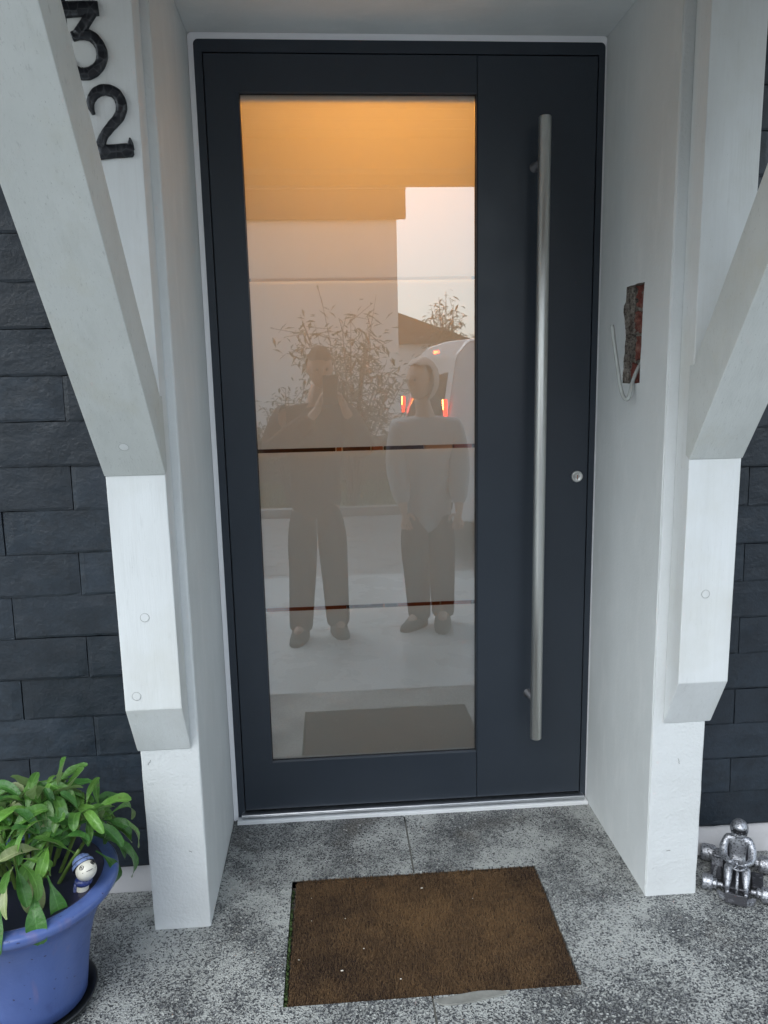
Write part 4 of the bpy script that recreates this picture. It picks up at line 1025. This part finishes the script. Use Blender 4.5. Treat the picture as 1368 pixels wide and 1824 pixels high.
person('person in a black jacket photographing the door, mirrored in the left of the glass', (.200, -2.52, .58), [(.025, -2.50, 1.085), (.405, -2.50, 1.085)], (.255, -2.43, 1.345),
    [(.085, -2.42, -.215), (.315, -2.50, -.215)], [(.110, -2.44, .16), (.300, -2.48, .16)], [(.050, -2.235, -.27), (.350, -2.335, -.27)],
    [((-.045, -2.36, .86), (.235, -2.13, 1.105)), ((.50, -2.36, .86), (.395, -2.13, 1.105))], Matrix.Rotation(R(-10), 4, 'Z') @ Matrix.Rotation(R(-8), 4, 'X'),
    ('jkdark', 'trdark'), 'hair', group=None, hands=[((.35, .35, .9), (.8, .3, -.1)), ((-.35, .35, .9), (-.8, .3, -.1))])
bm = bmesh.new(); box(bm, .272, .350, -2.0545, -2.0465, 1.142, 1.300); bev(bm, .003, 2)
ph_ = bm_obj('phone', bm, M['phone']); tag(ph_, 'black smartphone held up in front of the face in both hands', 'phone')
bm = bmesh.new(); lathe(bm, [(0, .002), (.009, .002), (.0095, 0)], (.3096, -2.0465, 1.2598), 20, 0, 'y'); bm_obj('camera_ring', bm, M['phone'], ph_)
person('person in a pale grey-blue hooded jacket waiting at the right, mirrored in the glass', (.90, -2.62, .52), [(.725, -2.60, .985), (1.075, -2.58, .985)], (.86, -2.55, 1.262),
    [(.84, -2.56, -.215), (1.0, -2.60, -.215)], [(.82, -2.55, .12), (.99, -2.58, .12)], [(.715, -2.43, -.27), (.955, -2.36, -.27)],
    [((.715, -2.58, .71), (.74, -2.46, .48)), ((1.10, -2.58, .71), (1.085, -2.47, .47))], Matrix.Rotation(R(48), 4, 'Z'),
    ('jklight', 'trnavy'), 'hairlt', True, hands=[((.1, .2, -.9), (.2, .9, .1)), ((-.1, .2, -.9), (-.2, .9, .1))])

# ------------------------------------------------------------------ van
M['vanw'] = pmat('white_van_paint', (.62, .63, .65), .25, coat=.6)
M['vang'] = pmat('dark_van_glass', (.012, .014, .016), .08)
M['tyre'] = pmat('black_tyre', (.015, .015, .015), .8)
van = thing('parked_van', 'white van with lit red tail lights parked behind the waiting person', 'van', (3.45, -5.90, -.312), R(-102))
# local: +Y is the rear normal side; length along -Y
bm = bmesh.new()
prof = [(0, .38), (.02, 1.15), (-.10, 1.80), (-.22, 1.93), (-2.9, 1.95), (-3.35, 1.75), (-3.75, 1.22), (-4.35, 1.0), (-4.5, .75), (-4.5, .35)]
rows = []
for s, w in ((-.90, 0), (-.86, .03), (0, .05), (.86, .03), (.90, 0)):
    rows.append([bm.verts.new((s*(1 if z < 1.2 else 1-.10*(z-1.2)/.75), y, z+(w if z > 1.7 else 0))) for y, z in prof])
for A, B in zip(rows, rows[1:]):
    for i in range(len(prof)): bm.faces.new((A[i], A[(i+1) % len(prof)], B[(i+1) % len(prof)], B[i]))
bm.faces.new(rows[0]); bm.faces.new(rows[-1][::-1]); bmesh.ops.recalc_face_normals(bm, faces=list(bm.faces)); bev(bm, .03, 2)
for v in bm.verts: v.co.y += 2.2
vb = bm_obj('van_body', bm, M['vanw'], van, True)
def vpart(name, pts, y0, y1, mat, axis='y', mi=0):
    bm = bmesh.new(); prism(bm, pts, y0, y1, axis); return bm_obj(name, bm, mat, van)
bm = bmesh.new(); box(bm, -.70, .70, 2.13, 2.232, 1.18, 1.68)
for v in bm.verts:
    if v.co.z > 1.5: v.co.y -= .105; v.co.x *= .93
bm_obj('rear_window', bm, M['vang'], van)
for s in (-1, 1):
    for a, b_ in ((.25, 1.25), (-.85, .10)):
        bm = bmesh.new(); box(bm, s*.86, s*.905, a, b_, 1.18, 1.62)
        for v in bm.verts:
            if v.co.z > 1.4: v.co.x -= s*.045
        bm_obj('side_window', bm, M['vang'], van)
    bm = bmesh.new(); prism(bm, [(s*.87, 1.35), (s*.905, 1.28), (s*.898, 1.45), (s*.855, 1.45)], 2.205, 2.235, 'y'); bm_obj('tail_light', bm, emit('lit_tail_light_%d' % (s+1), (1, .035, .012), 4), van)
    bm = bmesh.new(); prism(bm, [(s*.878, 1.38), (s*.889, 1.36), (s*.880, 1.45), (s*.855, 1.45)], 2.2355, 2.240, 'y'); bm_obj('tail_light_bulb', bm, emit('lit_amber_bulb_%d' % (s+1), (1, .30, .05), 26), van)
    for y in (1.35, -1.45):
        bm = bmesh.new(); lathe(bm, [(.12, -.09), (.30, -.10), (.32, -.07), (.32, .07), (.30, .10), (.12, .09)], (s*.82, y, .32), 24, 0, 'x'); wl = bm_obj('wheel', bm, M['tyre'], van, True)
        bm = bmesh.new(); lathe(bm, [(0, -.095), (.19, -.095), (.19, .095), (0, .095)], (s*.82, y, .32), 16, 0, 'x'); bm_obj('rim', bm, M['alu'], wl)
bm = bmesh.new(); box(bm, -.05, .05, 1.98, 2.085, 1.865, 1.892); bm_obj('brake_light', bm, emit('lit_high_brake_light', (1, .06, .02), 22), van)
bm = bmesh.new(); box(bm, -.9, .9, 2.15, 2.29, .32, .58); bev(bm, .03, 2); bm_obj('bumper', bm, M['phone'], van)
van.location = (3.403, -5.45, -.352); van.rotation_euler = (0, 0, R(84))

# ------------------------------------------------------------------ neighbouring house, far house
M['nwall'] = pmat('cream_white_house_render', (.86, .85, .83), .8, var=[(1, (.78, .76, .73), .4, .7, U, .6)], bump=[(40, .3, .004, 3, U)])
M['tile'] = pmat('brown_roof_tiles', (.12, .06, .04), .7, var=[(4, (.07, .04, .03), .4, .7, U, .8)])
nh = thing('house', 'white rendered house with brown eaves mirrored across the upper glass', 'house', (-5, -15, -.35))
def npart(name, b, mat): return box_obj(name, (b[0]+5, b[1]+5, b[2]+15, b[3]+15, b[4]+.35, b[5]+.35), mat, nh)
npart('wall', (-11.5, 1.60, -20, -12, -.35, 4.40), M['nwall'])
npart('eaves_board', (-12, 1.76, -11.97, -11.90, 4.12, 4.66), M['tile']); npart('soffit', (-12, 1.76, -12.0, -11.97, 4.12, 4.16), M['wood_dark'])
bm = bmesh.new(); prism(bm, [(-11.85+15, 4.60+.35), (-16+15, 7.6), (-20.3+15, 4.60+.35)], -7, 6.76, 'x'); bm_obj('roof', bm, M['tile'], nh)
for x in (-9, -6): 
    npart('window_frame', (x, x+1.2, -11.999, -11.95, 1.0, 2.3), M['whitestrip']); npart('window_pane', (x+.08, x+1.12, -11.951, -11.94, 1.08, 2.22), M['vang'])
fh = thing('house', 'distant house with dark pitched roof behind the white van', 'house', (2.5, -28, -.35))
bm = bmesh.new(); box(bm, -2.2, 3.0, -4, 2, 0, 3.0); bm_obj('wall', bm, M['nwall'], fh)
bm = bmesh.new(); prism(bm, [(-3.0, 2.95), (-.3, 4.3), (3.4, 2.95)], -4.3, 2.3, 'y'); bm_obj('roof', bm, M['tile'], fh)

# ------------------------------------------------------------------ shrubs, hedge, trees
def woody(label, name, cat, base, H, spread, nb, nleaf, seed, lsize, trunk=.02, group=None, leafmat='leafd', parts=('stem', 'foliage')):
    random.seed(seed); t = thing(name, label, cat, base, 0, group)
    b1 = bmesh.new(); b2 = bmesh.new()
    for i in range(nb):
        a = random.random()*6.28; sp = spread*random.uniform(.15, 1)*math.sqrt(random.random()); h = H*random.uniform(.62, 1)*(1-.25*sp/spread)
        pts = [(0, 0, 0), (math.cos(a)*sp*.25, math.sin(a)*sp*.25, h*.4), (math.cos(a)*sp*.65, math.sin(a)*sp*.65, h*.75), (math.cos(a)*sp, math.sin(a)*sp, h)]
        P = smooth_path(pts, 5); tube(b1, P, [trunk*(1-.85*k/(len(P)-1)) for k in range(len(P))], 5)
        for k in range(nleaf):
            f = random.uniform(.30, 1)**.7; q = P[min(len(P)-1, int(f*(len(P)-1)))]
            q = q+Vector((random.gauss(0, .09), random.gauss(0, .09), random.gauss(0, .06)))*(H/1.6)
            az = random.random()*6.28; l = lsize*random.uniform(.6, 1.4); dr = random.uniform(-.9, .3)
            d = Vector((math.cos(az), math.sin(az), dr)).normalized()*l; s = Vector((-math.sin(az), math.cos(az), random.uniform(-.5, .5)))*l*.14
            vs = [b2.verts.new(q+w) for w in (Vector((0, 0, 0)), d*.5+s, d+Vector((0, 0, -l*.2)), d*.5-s)]; b2.faces.new(vs)
            if k % 5 == 0:
                tube(b1, [P[min(len(P)-1, int(f*(len(P)-1)))], q], .0025*H/1.6, 3)
    bm_obj(parts[0], b1, M['bark'], t); fo = bm_obj(parts[1], b2, M[leafmat], t); tag(fo, kind='stuff'); return t
woody('airy bare-stemmed shrub with drooping narrow leaves mirrored behind the photographer', 'shrub', 'shrub', (.55, -6.98, -.3), 2.75, 1.3, 30, 42, 5, .11, .014)
woody('sparse young shrub at the far left of the mirrored garden', 'shrub', 'shrub', (-.25, -7.3, -.3), 1.85, .5, 9, 45, 8, .09)
woody('thin young tree rising behind the white van', 'tree', 'tree', (3.7, -20, -.3), 4.3, 1.1, 16, 60, 9, .2, .04, None, 'leafd', ('trunk', 'crown'))
woody('bushy tree beside the far house behind the van', 'tree', 'tree', (5.6, -21, -.3), 3.5, 1.6, 26, 90, 10, .22, .04, None, 'leafd', ('trunk', 'crown'))
random.seed(15); bm = bmesh.new()
for i in range(16000):
    x = random.uniform(-6, 7); y = random.uniform(-10.6, -9.6); top = .55+.22*noise.noise(Vector((x*1.3, 0, 0)))+(.35 if .2 < x < 1.2 else 0)*1
    z = -.3+(top+.3)*random.random()**.6; l = random.uniform(.03, .08); az = random.random()*6.28
    d = Vector((math.cos(az), math.sin(az), random.uniform(-.6, .6)))*l; s = Vector((-math.sin(az), math.cos(az), .3))*l*.4; q = Vector((x, y, z))
    bm.faces.new([bm.verts.new(w) for w in (q, q+d*.5+s, q+d, q+d*.5-s)])
hdg = thing('hedge', 'low brownish winter hedge along the back of the mirrored lawn', 'hedge', (0, -10, -.35))
bm2 = bmesh.new(); box(bm2, -6, 7, -.5, .3, 0, .72); bm_obj('branches', bm2, M['earth'], hdg)
for v in bm.verts: v.co -= Vector((0, -10, -.35))
tag(bm_obj('foliage', bm, M['leafd'], hdg), kind='stuff')
